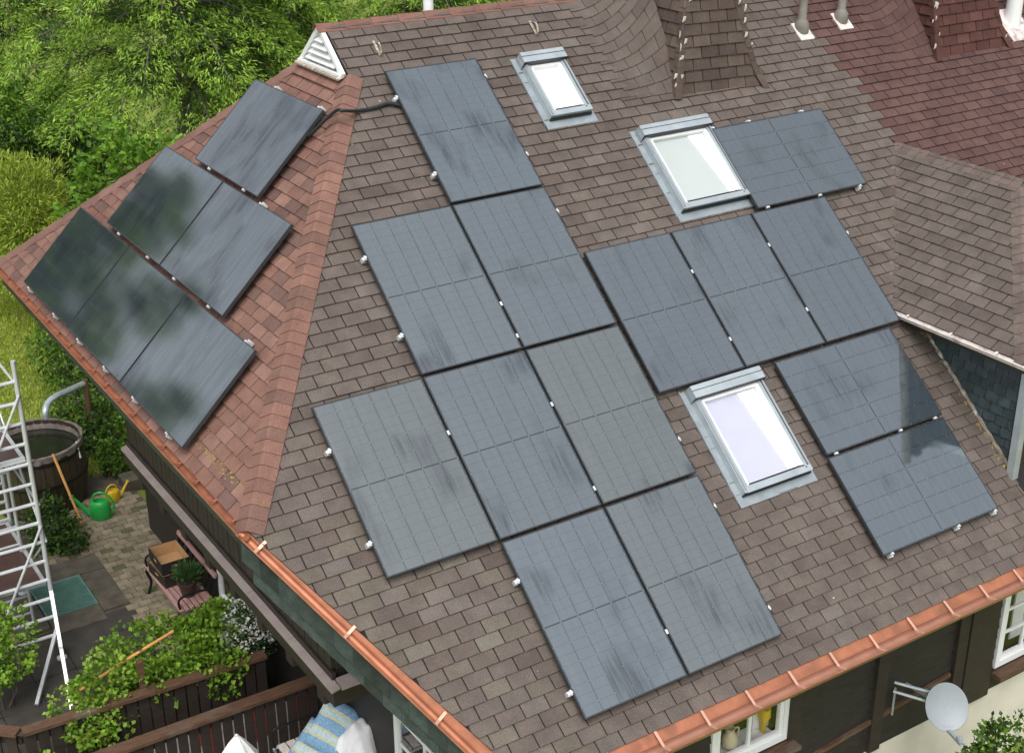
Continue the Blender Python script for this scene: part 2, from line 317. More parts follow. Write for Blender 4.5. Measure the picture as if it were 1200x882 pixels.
t.links.new(wv.outputs[0], cr.inputs[0]); mx = N(t, 'ShaderNodeMixRGB', blend_type='OVERLAY'); mx.inputs[0].default_value = .5; t.links.new(cr.outputs[0], mx.inputs[1]); t.links.new(ns.outputs[0], mx.inputs[2]); t.links.new(mx.outputs[0], b.inputs['Base Color']); b.inputs['Roughness'].default_value = .9
M_['bluecloth'] = m

# ------------------------------------------------------------------ ground
def ground():
    m = pm('lawn_soil', (.17, .21, .03), .95, var=.35, scale=1.2, fine=.5, fscale=40, bump=.6, hue=((.05, .07, .015), .5, .6, .5))
    n = 60; xs = np.concatenate([np.linspace(-400, -14, 8), np.linspace(-12, 30, n), np.linspace(34, 500, 8)]); ys = np.concatenate([np.linspace(-300, -16, 8), np.linspace(-14, 40, n), np.linspace(45, 700, 10)])
    P = []; F = []
    for j, y in enumerate(ys):
        for i, x in enumerate(xs):
            h = -6.05
            d = max(0, y - 12); h += .02 * math.sin(x * 1.3) * math.cos(y * 1.1) if y > 12 else 0
            P.append((x, y, h))
    W_ = len(xs)
    for j in range(len(ys) - 1):
        for i in range(W_ - 1): F.append((j * W_ + i, j * W_ + i + 1, (j + 1) * W_ + i + 1, (j + 1) * W_ + i))
    MB().add(P, F).build('ground', m, kind='structure', label='green lawn around the house')
ground()
def tinted(c, s=.08):
    k = 1 + random.uniform(-s, s); return tuple(max(.002, x * k) for x in c)
def piece(name, me, mat_m, parent, color=None):
    o = bpy.data.objects.new(name, me); col.objects.link(o)
    o.parent = parent; o.matrix_parent_inverse = mw(parent).inverted(); o.matrix_basis = mat_m; MW[o.name] = mat_m
    if color: o.color = (*color, 1)
    return o
def paving():
    base = MB().box(-1.95, .1, 5.2, 11.2, -6.2, -6.02); pt = base.build('patio', M_['concrete'], kind='structure', label='mossy paved patio beside the house')
    me = MB().obox((-.088, -.066, 0), (.176, 0, 0), (0, .132, 0), (0, 0, .035)).mesh('paver'); me.materials.append(M_['paver'])
    k = 0
    for j in range(40):
        for i in range(12):
            x = -1.78 + i * .186 + (.093 if j % 2 else 0); y = 5.3 + j * .142
            if x > .05 or (y > 10.6 - .2 * (x + 1.8)) or (x < -1.15 and y < 8.45) or (x < -1.3 and y > 9.3): continue
            X = pr((x, y, -6))
            if not (-20 < X[0] < 1220 and X[1] < 900): continue
            c = tinted((.24, .20, .135), .2); g_ = random.random()
            if g_ < .12: c = (.11, .11, .05)
            mt = Matrix.Translation((x, y, -6.025 + random.uniform(-.004, .004))) @ Matrix.Rotation(random.uniform(-.02, .02), 4, 'Z')
            piece('paver', me, mt, pt, c); k += 1
    sl_ = empty('drain_surround', (-1.85, 7.65, -6.02)); sl_['kind'] = 'structure'; sl_['label'] = 'old concrete slab around the light shaft'
    g0, g1, h0, h1 = -2.26, -1.52, 7.22, 8.12
    for (a, b_, c_, d_) in ((-2.75, -1.12, 8.13, 8.62), (-2.75, -2.27, 7.0, 8.12), (-1.51, -1.12, 7.0, 8.12), (-2.26, -1.52, 6.78, 7.21)):
        MB().box(a, b_ - .012, c_, d_ - .012, -6.2, -5.985).build('slab', M_['concrete'], sl_)
    gr = empty('light_shaft_grate', ((g0 + g1) / 2, (h0 + h1) / 2, -6), 'green metal bar grate set in concrete slab beside the scaffold', 'grate')
    fr = MB(); fr.box(g0, g1, h0, h0 + .025, -6.02, -5.975); fr.box(g0, g1, h1 - .025, h1, -6.02, -5.975); fr.box(g0, g0 + .025, h0 + .025, h1 - .025, -6.02, -5.975); fr.box(g1 - .025, g1, h0 + .025, h1 - .025, -6.02, -5.975); fr.build('frame', M_['grating'], gr)
    MB().box(g0, g1, h0, h1, -6.09, -6.03).build('shaft_floor', M_['soil'], gr)
    for i in range(17):
        y = h0 + .05 + i * .05; MB().box(g0 + .025, g1 - .025, y, y + .022, -6.01, -5.978).build('bar', M_['grating'], gr)
    fl = MB().box(-4.6, -.16, 3.75, 6.95, -6.2, -6.03).build('path', M_['soil'], kind='structure', label='dark flagstone path behind the wooden fences')
    for i in range(8):
        for j in range(6):
            x = -4.5 + i * .56; y = 3.8 + j * .52
            if x > -.7: continue
            MB().box(x, x + .55 , y, y + .51, -6.1, -6.005 + random.uniform(-.006, .006)).build('flagstone', M_['flag'], fl)
    MB().box(-3.6, -.2, 2.75, 3.4, -6.2, -6.02).build('passage', M_['flag'], kind='structure', label='dark narrow passage between the two wooden fences')
    MB().box(-3.8, -.2, -.6, 2.55, -6.2, -6.015).build('terrace', M_['flag'], kind='structure', label='dark terrace beside the parasol')
    st = MB(); st.box(-.06, .75, 10.25, 10.62, -6.05, -5.85); st.build('stone_step', M_['concrete'], label='mossy stone step at the edge of the paved patio', cat='step')
paving()
# ------------------------------------------------------------------ house shell
house = empty('house', (4, 3.38, -6), 'large house with brown and red shingle roofs, copper gutters and dark timber walls', 'house')
RY, RZ = 3.38, 2.655                     # ridge
EY = -2.84                               # main eave
def zmain(y): return math.tan(TH) * y - OFF / math.cos(TH)
def zleft(x): return LO[2] + math.tan(PH) * (x - LO[0]) - OFFL / math.cos(PH)
XE = -2.105                               # hip eave
HX = .80                                 # little gable at the ridge end
def yhip(x): return (zleft(x) + OFF / math.cos(TH)) / math.tan(TH)
YF = yhip(XE); YB = 2 * RY - YF
VX1, VY1 = -.67, EY
XR = 13.2
RT = .22                                  # roof build-up
U0, VE = MAIN.uv((0, EY, zmain(EY))); VR = MAIN.uv((0, RY, zmain(RY)))[1]
# half planes in (u,v): keep where a*u+b*v+c>=0
def hp(p, q, inside):
    a, b_ = -(q[1] - p[1]), q[0] - p[0]; c = -(a * p[0] + b_ * p[1])
    if a * inside[0] + b_ * inside[1] + c < 0: a, b_, c = -a, -b_, -c
    l = math.hypot(a, b_); return a / l, b_ / l, c / l
def clip(poly, h):
    out = []
    for i in range(len(poly)):
        p, q = poly[i], poly[(i + 1) % len(poly)]; dp = h[0] * p[0] + h[1] * p[1] + h[2]; dq = h[0] * q[0] + h[1] * q[1] + h[2]
        if dp >= 0: out.append(p)
        if (dp >= 0) != (dq >= 0):
            s_ = dp / (dp - dq); out.append((p[0] + (q[0] - p[0]) * s_, p[1] + (q[1] - p[1]) * s_))
    return out
def area(p): return abs(sum(p[i][0] * p[(i + 1) % len(p)][1] - p[(i + 1) % len(p)][0] * p[i][1] for i in range(len(p)))) / 2 if len(p) > 2 else 0
TW, TE = .2575, .1335
def wedge(mb, fr, poly, v0, v1, c, lift=0.):
    P = []; n = len(poly)
    for u, v in poly: P.append(fr.p(u, v, .004 + (.017 + lift) * (v1 - v) / (v1 - v0)))
    for u, v in poly: P.append(fr.p(u, v, -.004))
    a = 0
    for i in range(n): a += poly[i][0] * poly[(i + 1) % n][1] - poly[(i + 1) % n][0] * poly[i][1]
    F = [tuple(range(n))] + [(i, n + i, n + (i + 1) % n, (i + 1) % n) for i in range(n)]
    if a < 0: F = [f[::-1] for f in F]
    mb.add(P, F, c)
FULL = {}
def fullmesh(fr_key):
    if fr_key not in FULL:
        mb = MB(); f0 = Frame((0, 0, 0), (1, 0, 0), (0, 1, 0)); g_ = .0068
        wedge(mb, f0, [(g_, 0), (TW - g_, 0), (TW - g_, TE), (g_, TE)], 0, TE, (1, 1, 1)); me = mb.mesh('shingle'); me.materials.append(M_['sh_obj']); FULL[fr_key] = me
    return FULL[fr_key]
def shingles(fr, planes_fn, u0, u1, v0, v1, colfn, parent, nsingle, hidden=lambda u, v: False, shift=0., fieldname='shingle_field'):
    """courses of tabs; the largest in the picture become objects, the rest one field"""
    rest = MB(); cand = []
    j = 0; v = v0
    while v < v1:
        off = ((j % 2) * .5 + shift + random.uniform(-.03, .03)) * TW
        i0 = math.floor((u0 - off) / TW)
        u = i0 * TW + off
        while u < u1:
            g_ = .0068
            poly = [(u + g_, v), (u + TW - g_, v), (u + TW - g_, v + TE), (u + g_, v + TE)]
            hs_ = planes_fn(u + TW / 2, v + TE / 2)
            if hs_ is not None:
                full = True; a0 = area(poly)
                for h in hs_: poly = clip(poly, h)
                if area(poly) > .0012:
                    c = colfn(u + TW / 2, v + TE / 2)
                    if area(poly) < a0 * .999: wedge(rest, fr, poly, v, v + TE, c, random.uniform(0, .004))
                    else:
                        q = [pr(fr.p(*p)) for p in poly]; m_ = pr(fr.p(u + TW / 2, v + TE / 2))
                        vis = 4 < m_[0] < 1196 and 4 < m_[1] < 878 and not hidden(u + TW / 2, v + TE / 2)
                        cand.append((area(q) if vis else 0, u, v, c, poly))
            u += TW
        v += TE; j += 1
    cand.sort(key=lambda k: -k[0])
    for k, (a, u, v, c, poly) in enumerate(cand):
        if k < nsingle and a > 0: 
            mt = fr.mat(u, v, random.uniform(0, .002)) @ Matrix.Rotation(random.uniform(-.006, .006), 4, 'Z')
            piece('shingle', fullmesh(0), mt, parent, c)
        else: wedge(rest, fr, poly, v, v + TE, c, random.uniform(0, .004))
    rest.build(fieldname, M_['sh_attr'], parent, kind='stuff')
# --- palettes
def brown(u, v):
    r = random.random()
    if r < .14: c = (.100, .079, .069)
    elif r < .22: c = (.126, .107, .095)
    else: c = (.115, .094, .082)
    return tinted(c, .07)
def oldred(): 
    return tinted(random.choice([(.095, .053, .047), (.088, .050, .046), (.102, .058, .052)]), .08)
SP1 = MAIN.uv(onmain((905, -20))); SP2 = MAIN.uv(onmain((1062, 172)))
def maincol(u, v):
    ub = SP1[0] + (SP2[0] - SP1[0]) * (v - SP1[1]) / (SP2[1] - SP1[1])
    if (u > 5.9 and u > ub + random.uniform(-.02, .02) and v > SP2[1] - .1) or u > DRX + .05: return oldred()
    c = brown(u, v)
    if v < -1.0 and u < 1.4 and random.random() < .35: c = tuple(x * y for x, y in zip(c, (1.08, 1.12, 1.05)))
    return c
def red(u, v):
    r = random.random()
    if r < .20: c = (.130, .078, .066)
    elif r < .36: c = (.205, .117, .092)
    else: c = (.182, .098, .076)
    return tinted(c, .09)
# --- panel rectangles (u0,u1,v0,v1) in the panel plane
PC = PW + .02; RP = 1.7524
panels = []
for nm, cu, vt in (('P4', -PC, 0), ('P5', 0, 0), ('P6', PC, 0), ('P3', 0, RP), ('P2', PC, RP), ('P1', PC, 2 * RP), ('P7', 0, -RP), ('P8', PC, -RP), ('P9', 2 * PC + .0367, .8956), ('P10', 3 * PC + .0367, .8956), ('P11', 4 * PC + .0367, .8956)):
    panels.append((nm, 'port', cu, vt))
for nm, cu, vt in (('P12', 4.7859, 2.0705), ('P13', 3.8623, -.8671), ('P14', 3.8504, -2.0313)): panels.append((nm, 'land', cu, vt))
def prect(k, cu, vt): return (cu, cu + PW, vt - PHH, vt) if k == 'port' else (cu, cu + PHH, vt - PW, vt)
RECT = [prect(k, cu, vt) for _, k, cu, vt in panels]
SKY = [[(600, 73), (650, 62), (705, 142), (640, 154)], [(737, 155), (830, 140), (877, 241), (797, 264)], [(795, 459), (885, 434), (957, 565), (866, 596)]]
SKYUV = []
for q in SKY:
    a = [MAIN.uv(onmain(p)) for p in q]; SKYUV.append(((a[0][0] + a[3][0]) / 2, (a[1][0] + a[2][0]) / 2, (a[2][1] + a[3][1]) / 2, (a[0][1] + a[1][1]) / 2))
def covered(u, v):
    for a, b_, c, d in RECT:
        if a - .06 < u < b_ + .1 and c - .02 < v < d + .16: return True
    for a, b_, c, d in SKYUV:
        if a < u < b_ and c < v < d: return True
    return False
# --- dormer geometry
DEX, DEZ = 5.90, -.50; DRX, DRZ = 7.45, .83; DRY = (DRZ + OFF / math.cos(TH)) / math.tan(TH); DEY = (DEZ + OFF / math.cos(TH)) / math.tan(TH)
DHY = -.71; DFY = -2.26; CHX = 6.13
h_hip = None
pf = MAIN.uv((XE, YF, zmain(YF))); ph_ = MAIN.uv((HX, yhip(HX), zmain(yhip(HX)))); pv = MAIN.uv((VX1, VY1, zmain(VY1))); prd = (HX, VR)
inn = (4, 0)
H_hip = hp(pf, ph_, inn); H_verge = hp(pf, pv, inn); H_eave = hp((0, VE), (1, VE), inn); H_ridge = hp((0, VR), (1, VR), inn); H_gab = hp((HX, 0), (HX, 1), inn)
val0 = MAIN.uv((DEX, DEY, DEZ)); val1 = MAIN.uv((DRX, DRY, DRZ)); val2 = (2 * DRX - DEX, val0[1])
H_val = hp(val0, val1, (4, 1)); H_val2 = hp(val1, val2, (11, 1)); H_cheek = hp((CHX, 0), (CHX, 1), (4, 0)); H_right = hp((XR - .2, 0), (XR - .2, 1), inn)
def mainplanes(u, v):
    hs_ = [H_verge, H_eave, H_ridge, H_right]
    hs_.append(H_hip if v < ph_[1] else H_gab)
    if v < val1[1] + .05 and u > 5.7:
        if v < val0[1]:
            if u > CHX + .3: return None
            hs_.append(H_cheek)
        elif u < DRX: hs_.append(H_val)
        else: hs_.append(H_val2)
    return hs_
mr = MB()   # roof deck as a slab
outer = [pf, pv, (XR, VE), (XR, VR), (HX, VR), ph_]
mr.prism([MAIN.p(u, v, -.004) for u, v in outer], MAIN.n * -RT)
main_roof = mr.build('main_roof', M_['deck'], house, label='brown shingled main roof slope with a reddish older patch')
shingles(MAIN, mainplanes, -2.2, XR, VE, VR, maincol, main_roof, 300, covered, .2)
# hip roof (red), left
lp = [LEFT.uv((XE, YF, zleft(XE))), LEFT.uv((XE, YB, zleft(XE))), LEFT.uv((HX, 2 * RY - yhip(HX), zleft(HX))), LEFT.uv((HX, yhip(HX), zleft(HX)))]
lr = MB(); lr.prism([LEFT.p(u, v, -.004) for u, v in lp], LEFT.n * -RT); hip_roof = lr.build('hip_roof', M_['deck'], house, label='red shingled hip roof slope above the timber gable')
lin = ((lp[0][0] + lp[1][0]) / 2, (lp[0][1] + lp[2][1]) / 2)
LH = [hp(lp[0], lp[1], lin), hp(lp[1], lp[2], lin), hp(lp[2], lp[3], lin), hp(lp[3], lp[0], lin)]
LRECT = []
LROW = 1.1814
for a0, n_, vt in ((0, 3, 0), (.8667, 2, LROW), (1.7019, 1, 2 * LROW)):
    for k in range(n_): LRECT.append((a0 + k * (PHH + .02), a0 + k * (PHH + .02) + PHH, vt - PW, vt))
def lcov(u, v): return any(a - .02 < u < b_ + .06 and c - .02 < v < d + .08 for a, b_, c, d in LRECT)
shingles(LEFT, lambda u, v: LH, lp[1][0], lp[0][0], lp[0][1], lp[2][1], red, hip_roof, 260, lcov, .3)
# far slope
FAR = Frame((0, 2 * RY, 0), (-1, 0, 0), (0, -math.cos(TH), math.sin(TH))); fo = Vector(tuple(NMAIN * -OFF)); FAR.o = Vector((0, 2 * RY - fo.y, fo.z))
far = MB(); far.prism([FAR.p(-u, v, -.004) for u, v in [pf, pv, (XR, VE), (XR, VR), (HX, VR), ph_]], FAR.n * -RT)
far_roof = far.build('rear_roof', M_['deck'], house)
shingles(FAR, lambda u, v: [(h[0] * -1, h[1], h[2]) for h in ([H_verge, H_eave, H_ridge, H_right] + [H_hip if v < ph_[1] else H_gab])], -XR, 2.2, VE, VR, lambda u, v: brown(u, v), far_roof, 0)
# ridge, hip caps
def vcap(name, a, b_, n1, n2, wid, parent, colr, mat=None, lift=.012, tail=.02):
    """a bent cap shingle lying over an edge: a (low end) to b (high end); n1,n2 outward in-plane directions down each side"""
    a, b_ = Vector(a), Vector(b_); d = (b_ - a).normalized(); up = -(Vector(n1) + Vector(n2)).normalized(); n1 = Vector(n1).normalized(); n2 = Vector(n2).normalized()
    P = []
    for q, l in ((a, lift + .012), (b_, lift)):
        for s_, nn in ((1, n1), (.12, n1), (.12, n2), (1, n2)): P.append(q + nn * wid * s_ + up * (l + (.006 if s_ < 1 else 0)))
    P += [p - up * .012 for p in P]
    F = [(0, 1, 5, 4), (1, 2, 6, 5), (2, 3, 7, 6), (8, 9, 1, 0), (9, 10, 2, 1), (10, 11, 3, 2), (0, 4, 12, 8), (11, 15, 7, 3), (4, 5, 13, 12), (5, 6, 14, 13), (6, 7, 15, 14), (8, 12, 13, 9), (9, 13, 14, 10), (10, 14, 15, 11)]
    mb = MB().add(P, F); o = mb.build(name, mat or M_['sh_obj'], parent); o.color = (*colr, 1); return o
def inplane(fr, d, away):     # direction in plane, perpendicular to d, pointing to 'away'
    q = fr.n.cross(d).normalized(); return q if q.dot(Vector(away)) > 0 else -q
f3 = Vector((XE, YF, zleft(XE))); t3 = Vector((HX, yhip(HX), zleft(HX))); hd = (t3 - f3).normalized(); L_ = (t3 - f3).length
a1 = inplane(LEFT, hd, (-.5, 1, 0)); a2 = inplane(MAIN, hd, (1, -.5, 0)); n_ = int(L_ / .128)
for k in range(n_):
    c = tinted(random.choice([(.200, .108, .084), (.186, .100, .078), (.160, .090, .072)]), .1)
    vcap('hip_cap', f3 + hd * (k * L_ / n_ - .01), f3 + hd * ((k + 1) * L_ / n_ + .03), a1, a2, .155, hip_roof, c, lift=.026)
f4 = Vector((XE, YB, zleft(XE))); t4 = Vector((HX, 2 * RY - yhip(HX), zleft(HX))); hd4 = (t4 - f4).normalized(); L4 = (t4 - f4).length
a1 = inplane(LEFT, hd4, (-.5, -1, 0)); a2 = inplane(FAR, hd4, (1, .5, 0)); n_ = int(L4 / .33)
for k in range(n_): vcap('hip_cap', f4 + hd4 * (k * L4 / n_ - .01), f4 + hd4 * ((k + 1) * L4 / n_ + .02), a1, a2, .15, hip_roof, tinted((.18, .10, .082), .1), lift=.02)
a1 = inplane(MAIN, Vector((1, 0, 0)), (0, -1, -.5)); a2 = inplane(FAR, Vector((1, 0, 0)), (0, 1, -.5)); k = 0; x = HX - .1; RZ0 = zmain(RY)
while x < XR:
    vcap('ridge_cap', (x, RY, RZ0), (x + .36, RY, RZ0), a1, a2, .115, main_roof, tinted((.19, .095, .076), .12), lift=.014); x += .33; k += 1
ms = MB()
for k in range(130):
    p = Vector(onleft((random.gauss(268, 22), 0))); px_ = (random.gauss(265, 20), random.gauss(548, 9)); px_ = (px_[0], 548 + (px_[0] - 265) * .85 + random.gauss(0, 7)); p = Vector(onleft(px_)); r_ = random.uniform(.004, .011); ms.lathe(p + LEFT.n * .012, [(r_, -.004), (r_ * .8, r_ * .35), (r_ * .3, r_ * .5)], 5, LEFT.n)
M_['moss'] = pm('yellow_moss', (.30, .24, .05), .95, var=.4, scale=30, fine=.4); ms.build('moss', M_['moss'], hip_roof, kind='stuff')
# little louvred gable at the end of the ridge
lv = empty('gable_vent', (HX, RY, zleft(HX)), parent=house)
yb = RY - yhip(HX) - .05; zb = zleft(HX) + .0; gx = HX - .03; zt = RZ0 - .01
vm = MB(); vm.prism([(gx + .012, RY - yb + .03, zb), (gx + .012, RY + yb - .03, zb), (gx + .012, RY, zt - .03)], (.02, 0, 0)); vm.build('back_board', M_['grey'], lv)
for s_ in (-1, 1): MB().bar((gx - .02, RY + s_ * (yb - .01), zb + .02), (gx - .02, RY, zt - .01), .05, .05, (1, 0, 0)).build('barge_board', M_['white'], lv)
MB().box(gx - .07, gx - .01, RY - yb, RY + yb, zb - .01, zb + .035).build('sill_board', M_['white'], lv)
for k in range(4):
    z_ = zb + .075 + k * .075; hw = yb * (1 - (z_ - zb + .02) / (zt - zb)) - .055
    if hw > .03: MB().obox((gx - .05, RY - hw, z_), (.06, 0, .045), (0, 2 * hw, 0), (.004, 0, -.012)).build('louvre', M_['white'], lv)
for k in range(11):
    y_ = RY - yb + .04 + k * (2 * yb - .08) / 10; p = LEFT.uv((HX, y_, zleft(HX))); c = tinted((.20, .105, .082), .15)
    mb = MB(); wedge(mb, LEFT, [(p[0] - .047, p[1] - .2), (p[0] + .047, p[1] - .2), (p[0] + .047, p[1]), (p[0] - .047, p[1])], p[1] - .2, p[1], (1, 1, 1), .02); o = mb.build('cap_tab', M_['sh_obj'], lv); o.color = (*c, 1)
MB().obox((gx - .1, RY - yb - .03, zb - .02), (.1, 0, .04), (0, 2 * yb + .06, 0), (0, 0, .02)).build('lead_apron', M_['mortar'], lv)
# ------------------------------------------------------------------ gutters
def halfround(r, n=7, lip=.02): 
    return [(r - r * math.cos(math.pi * i / n), -r * math.sin(math.pi * i / n)) for i in range(n + 1)] + [(2 * r + .008, .012), (2 * r + .004, .02)]
def gutter(name, a, b_, side, up, parent, mat, straps, strapmat, r=.075, apron=.13, skip_apron=False, apdir=None, aov=.004, gmat=None, bk_=.0):
    a, b_ = Vector(a), Vector(b_); side = Vector(side).normalized(); up = Vector(up).normalized(); apd = Vector(apdir).normalized()
    st = a + apd * apron, b_ + apd * apron
    mb = MB(); mb.sweep(st, halfround(r), side, up, .004); o = mb.build(name, gmat or mat, parent, smooth=True)
    if not skip_apron:
        ap = MB(); nn = side.cross((b_ - a).normalized()); ap.obox(a - apd * aov - up * .006, b_ - a, apd * (apron + aov + .006), up * .004); ap.build('apron', mat, o)
    d = (b_ - a); L = d.length; d.normalize()
    rim = MB(); rim.tube([st[0] + side * (2 * r + .006) + up * .012, st[1] + side * (2 * r + .006) + up * .012], .009, 6); rim.build('rim', mat, o, smooth=True)
    for k in range(int(L / straps) + 1):
        q = st[0] + d * (k * straps + .22)
        if (q - st[0]).length > L: break
        s2 = MB(); s2.bar(q - apd * (max(apron, bk_) - .01) + up * .016, q + side * r * .9 + up * .0, .028, .006, up); s2.bar(q + side * r * .9, q + side * (2 * r + .01) + up * .02, .028, .006, up); s2.build('bracket', strapmat, o)
    return o
ez = zmain(EY)
dm = Vector((0, -math.cos(TH), -math.sin(TH))); dl = Vector((-math.cos(PH), 0, -math.sin(PH)))
eg = gutter('eave_gutter', (VX1 + .02, EY, ez), (XR, EY, ez), (0, -1, 0), (0, 0, 1), house, M_['copper'], .53, M_['copper_pale'], apdir=dm, r=.07, apron=.105, gmat=M_['copper_skylit'])
eg['label'] = 'copper gutter along the main eave'
xe, ze = XE, zleft(XE)
hg = gutter('hip_gutter', (xe, YB, ze), (xe, YF - .06, ze), (-1, 0, 0), (0, 0, 1), house, M_['copper'], .42, M_['copper'], apdir=Vector((-1, 0, 0)), r=.043, apron=.006, skip_apron=True)
hg['label'] = 'copper gutter along the hip eave'
va = Vector((XE + .0, YF, zmain(YF))); vb = Vector((VX1, VY1, zmain(VY1))); vd = (vb - va).normalized(); vside = MAIN.n.cross(vd); vside = vside if vside.x < 0 else -vside
vg = gutter('verge_gutter', va + vside * .004 - vd * .05, vb + vside * .10 + vd * .05, vside, MAIN.n, house, M_['copper'], 1.05, M_['copper_pale'], apdir=vside, r=.042, apron=.0, skip_apron=True, bk_=.06)
MB().prism([va - MAIN.n * .004 - vd * .03, vb - MAIN.n * .004 + vd * .05, vb + vside * .108 - MAIN.n * .004 + vd * .05, va + vside * .012 - MAIN.n * .004 - vd * .03], MAIN.n * -.004).build('apron', M_['copper'], vg)
vg['label'] = 'copper channel running down the slanting verge'
# slate fascia under the verge channel
sfp = va + vside * .03 - MAIN.n * .09
fas = MB(); fas.obox(sfp, vb - va + vd * .1 + vside * .07, Vector((.14, .06, 0)), Vector((0, 0, -.34))); fascia = fas.build('verge_fascia', M_['darkwood'], house)
Lv = (vb - va).length; k = 0; s_ = 0
sn = Vector((vd.y, -vd.x, 0)).normalized(); sn = sn if sn.x < 0 else -sn
me_s = None
while s_ < Lv + .05:
    for row in range(2):
        p0 = sfp + vd * (s_ + (.11 if row else 0)) + vside * (.07 * s_ / Lv) + Vector((0, 0, -.02 - row * .15)); mb = MB()
        mb.obox(p0 + sn * (.028 - row * .012), vd * .212, Vector((0, 0, -.18)) + sn * .012, sn * .008); o = mb.build('slate', M_['slate'], fascia); o.color = (*tinted((.032, .044, .044), .45), 1)
    s_ += .218
# hip eave fascia board with hanging slates
hf = MB(); hf.box(XE + .03, XE + .07, YF, YB, ze - RT / math.cos(PH) + .02, ze - .045); hf.build('eave_fascia', M_['slate'], house).color = (.03, .042, .044, 1)
# main eave board
MB().box(VX1 + .1, XR, EY + .03, EY + .07, ez - .27, ez - .05).build('eave_board', M_['darkwoodh'], house)
# ------------------------------------------------------------------ walls
WX, BX, WY = -.15, -1.0, -2.1            # lower gable wall, jettied upper storey, long wall
YN = 2 * RY - WY
def wall(name, x0, x1, y0, y1, z0, z1, mat, parent=house): return MB().box(x0, x1, y0, y1, z0, z1).build(name, mat, parent)
# long wall: openings
wins = [(2.0, 3.06, -4.16, -2.95, 'a'), (6.40, 7.75, -4.62, -3.1, 'b')]
LZ = -4.93
lw = wall('plinth_wall', WX, XR, WY, WY + .3, -6.3, LZ, M_['cream']); lw['label'] = 'cream plaster base of the long wall'
tw = wall('timber_wall', WX, XR, WY + .12, WY + .16, LZ, LZ + .02, M_['darkwoodh'])
z_ = LZ + .0; bh = .145
tops = zmain(WY) - .25
while z_ < tops:
    segs = [(WX, XR)]
    for x0, x1, za, zb_, _ in wins:
        if z_ + bh > za + .01 and z_ < zb_ - .01:
            ns_ = []
            for a, b_ in segs:
                if a < x0: ns_.append((a, min(b_, x0)))
                if b_ > x1: ns_.append((max(a, x1), b_))
            segs = ns_
    for a, b_ in segs:
        mb = MB(); j_ = random.uniform(0, .006); mb.obox((a, WY - j_, z_ + .006), (b_ - a, 0, 0), (0, .05, 0), (0, .022, bh - .010)); mb.build('board', M_['darkwoodh'], tw)
    z_ += bh
for a, b_, zz in ((WX, XR, 0),): pass
bk = MB()
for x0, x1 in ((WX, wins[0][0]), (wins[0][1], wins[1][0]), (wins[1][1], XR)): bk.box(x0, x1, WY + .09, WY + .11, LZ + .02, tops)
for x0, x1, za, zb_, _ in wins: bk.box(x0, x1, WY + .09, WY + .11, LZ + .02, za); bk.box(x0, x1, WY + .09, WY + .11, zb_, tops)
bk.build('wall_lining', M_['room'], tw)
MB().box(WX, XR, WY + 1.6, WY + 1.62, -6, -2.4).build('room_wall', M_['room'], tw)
for x in (3.13, 4.42, 5.72): MB().box(x - .085, x + .085, WY - .045, WY + .018, LZ, tops).build('post', M_['darkwood'], tw)
MB().box(5.82, 6.30, WY - .06, WY - .012, LZ, tops).build('wall_panel', M_['darkwood'], tw)  # flat dark wood panel, slightly proud of the boards
# diagonal brace beams seen on the boards
MB().bar((3.2, WY - .012, -4.62), (5.6, WY - .012, -4.38), .04, .05, (0, 0, 1)).build('rail', M_['brownwood'], tw)
def swindow(x0, x1, z0, z1, y, cols_, rows_, parent, name='window'):
    fw = .075; mb = MB()
    for a, b_, c, d in ((x0, x1, z0, z0 + fw), (x0, x1, z1 - fw, z1), (x0, x0 + fw, z0 + fw, z1 - fw), (x1 - fw, x1, z0 + fw, z1 - fw)): mb.box(a, b_, y - .05, y + .03, c, d)
    ix0, ix1, iz0, iz1 = x0 + fw, x1 - fw, z0 + fw, z1 - fw
    for a, b_, c, d in ((ix0, ix1, iz0, iz0 + .05), (ix0, ix1, iz1 - .05, iz1), (ix0, ix0 + .05, iz0 + .05, iz1 - .05), (ix1 - .05, ix1, iz0 + .05, iz1 - .05)): mb.box(a, b_, y - .03, y + .02, c, d)
    o = mb.build(name, M_['white'], parent)
    ix0 += .05; ix1 -= .05; iz0 += .05; iz1 -= .05
    for i in range(1, cols_): xx = ix0 + (ix1 - ix0) * i / cols_; MB().box(xx - .018, xx + .018, y - .022, y + .012, iz0, iz1).build('muntin', M_['white'], o)
    for j in range(1, rows_):
        zz = iz0 + (iz1 - iz0) * j / rows_
        for i in range(cols_):
            a = ix0 + (ix1 - ix0) * i / cols_ + .019; b_ = ix0 + (ix1 - ix0) * (i + 1) / cols_ - .019; MB().box(a, b_, y - .02, y + .01, zz - .014, zz + .014).build('muntin', M_['white'], o)
    for i in range(cols_):
        for j in range(rows_):
            a = ix0 + (ix1 - ix0) * i / cols_; b_ = ix0 + (ix1 - ix0) * (i + 1) / cols_; c = iz0 + (iz1 - iz0) * j / rows_; d = iz0 + (iz1 - iz0) * (j + 1) / rows_
            MB().box(a + .005, b_ - .005, y - .006, y - .002, c + .005, d - .005).build('pane', M_['glass'], o)
    MB().box(x0 - .06, x1 + .06, y - .2, y - .051, z0 - .07, z0 - .02).build('sill', M_['brownwood'], o)
    return o
swindow(2.0, 3.06, -4.16, -2.95, WY + .03, 2, 2, house)['label'] = 'white two pane window under the main eave'
swindow(6.40, 7.75, -4.62, -3.1, WY + .02, 3, 4, house)['label'] = 'white many pane window beside the dark wall panel'
MB().box(2.75, 2.98, WY + .2, WY + .22, -4.1, -3.0).build('curtain', M_['whitecloth'], tw)
MB().box(7.0, 7.6, WY + .25, WY + .27, -4.6, -3.1).build('curtain', M_['whitecloth'], tw)
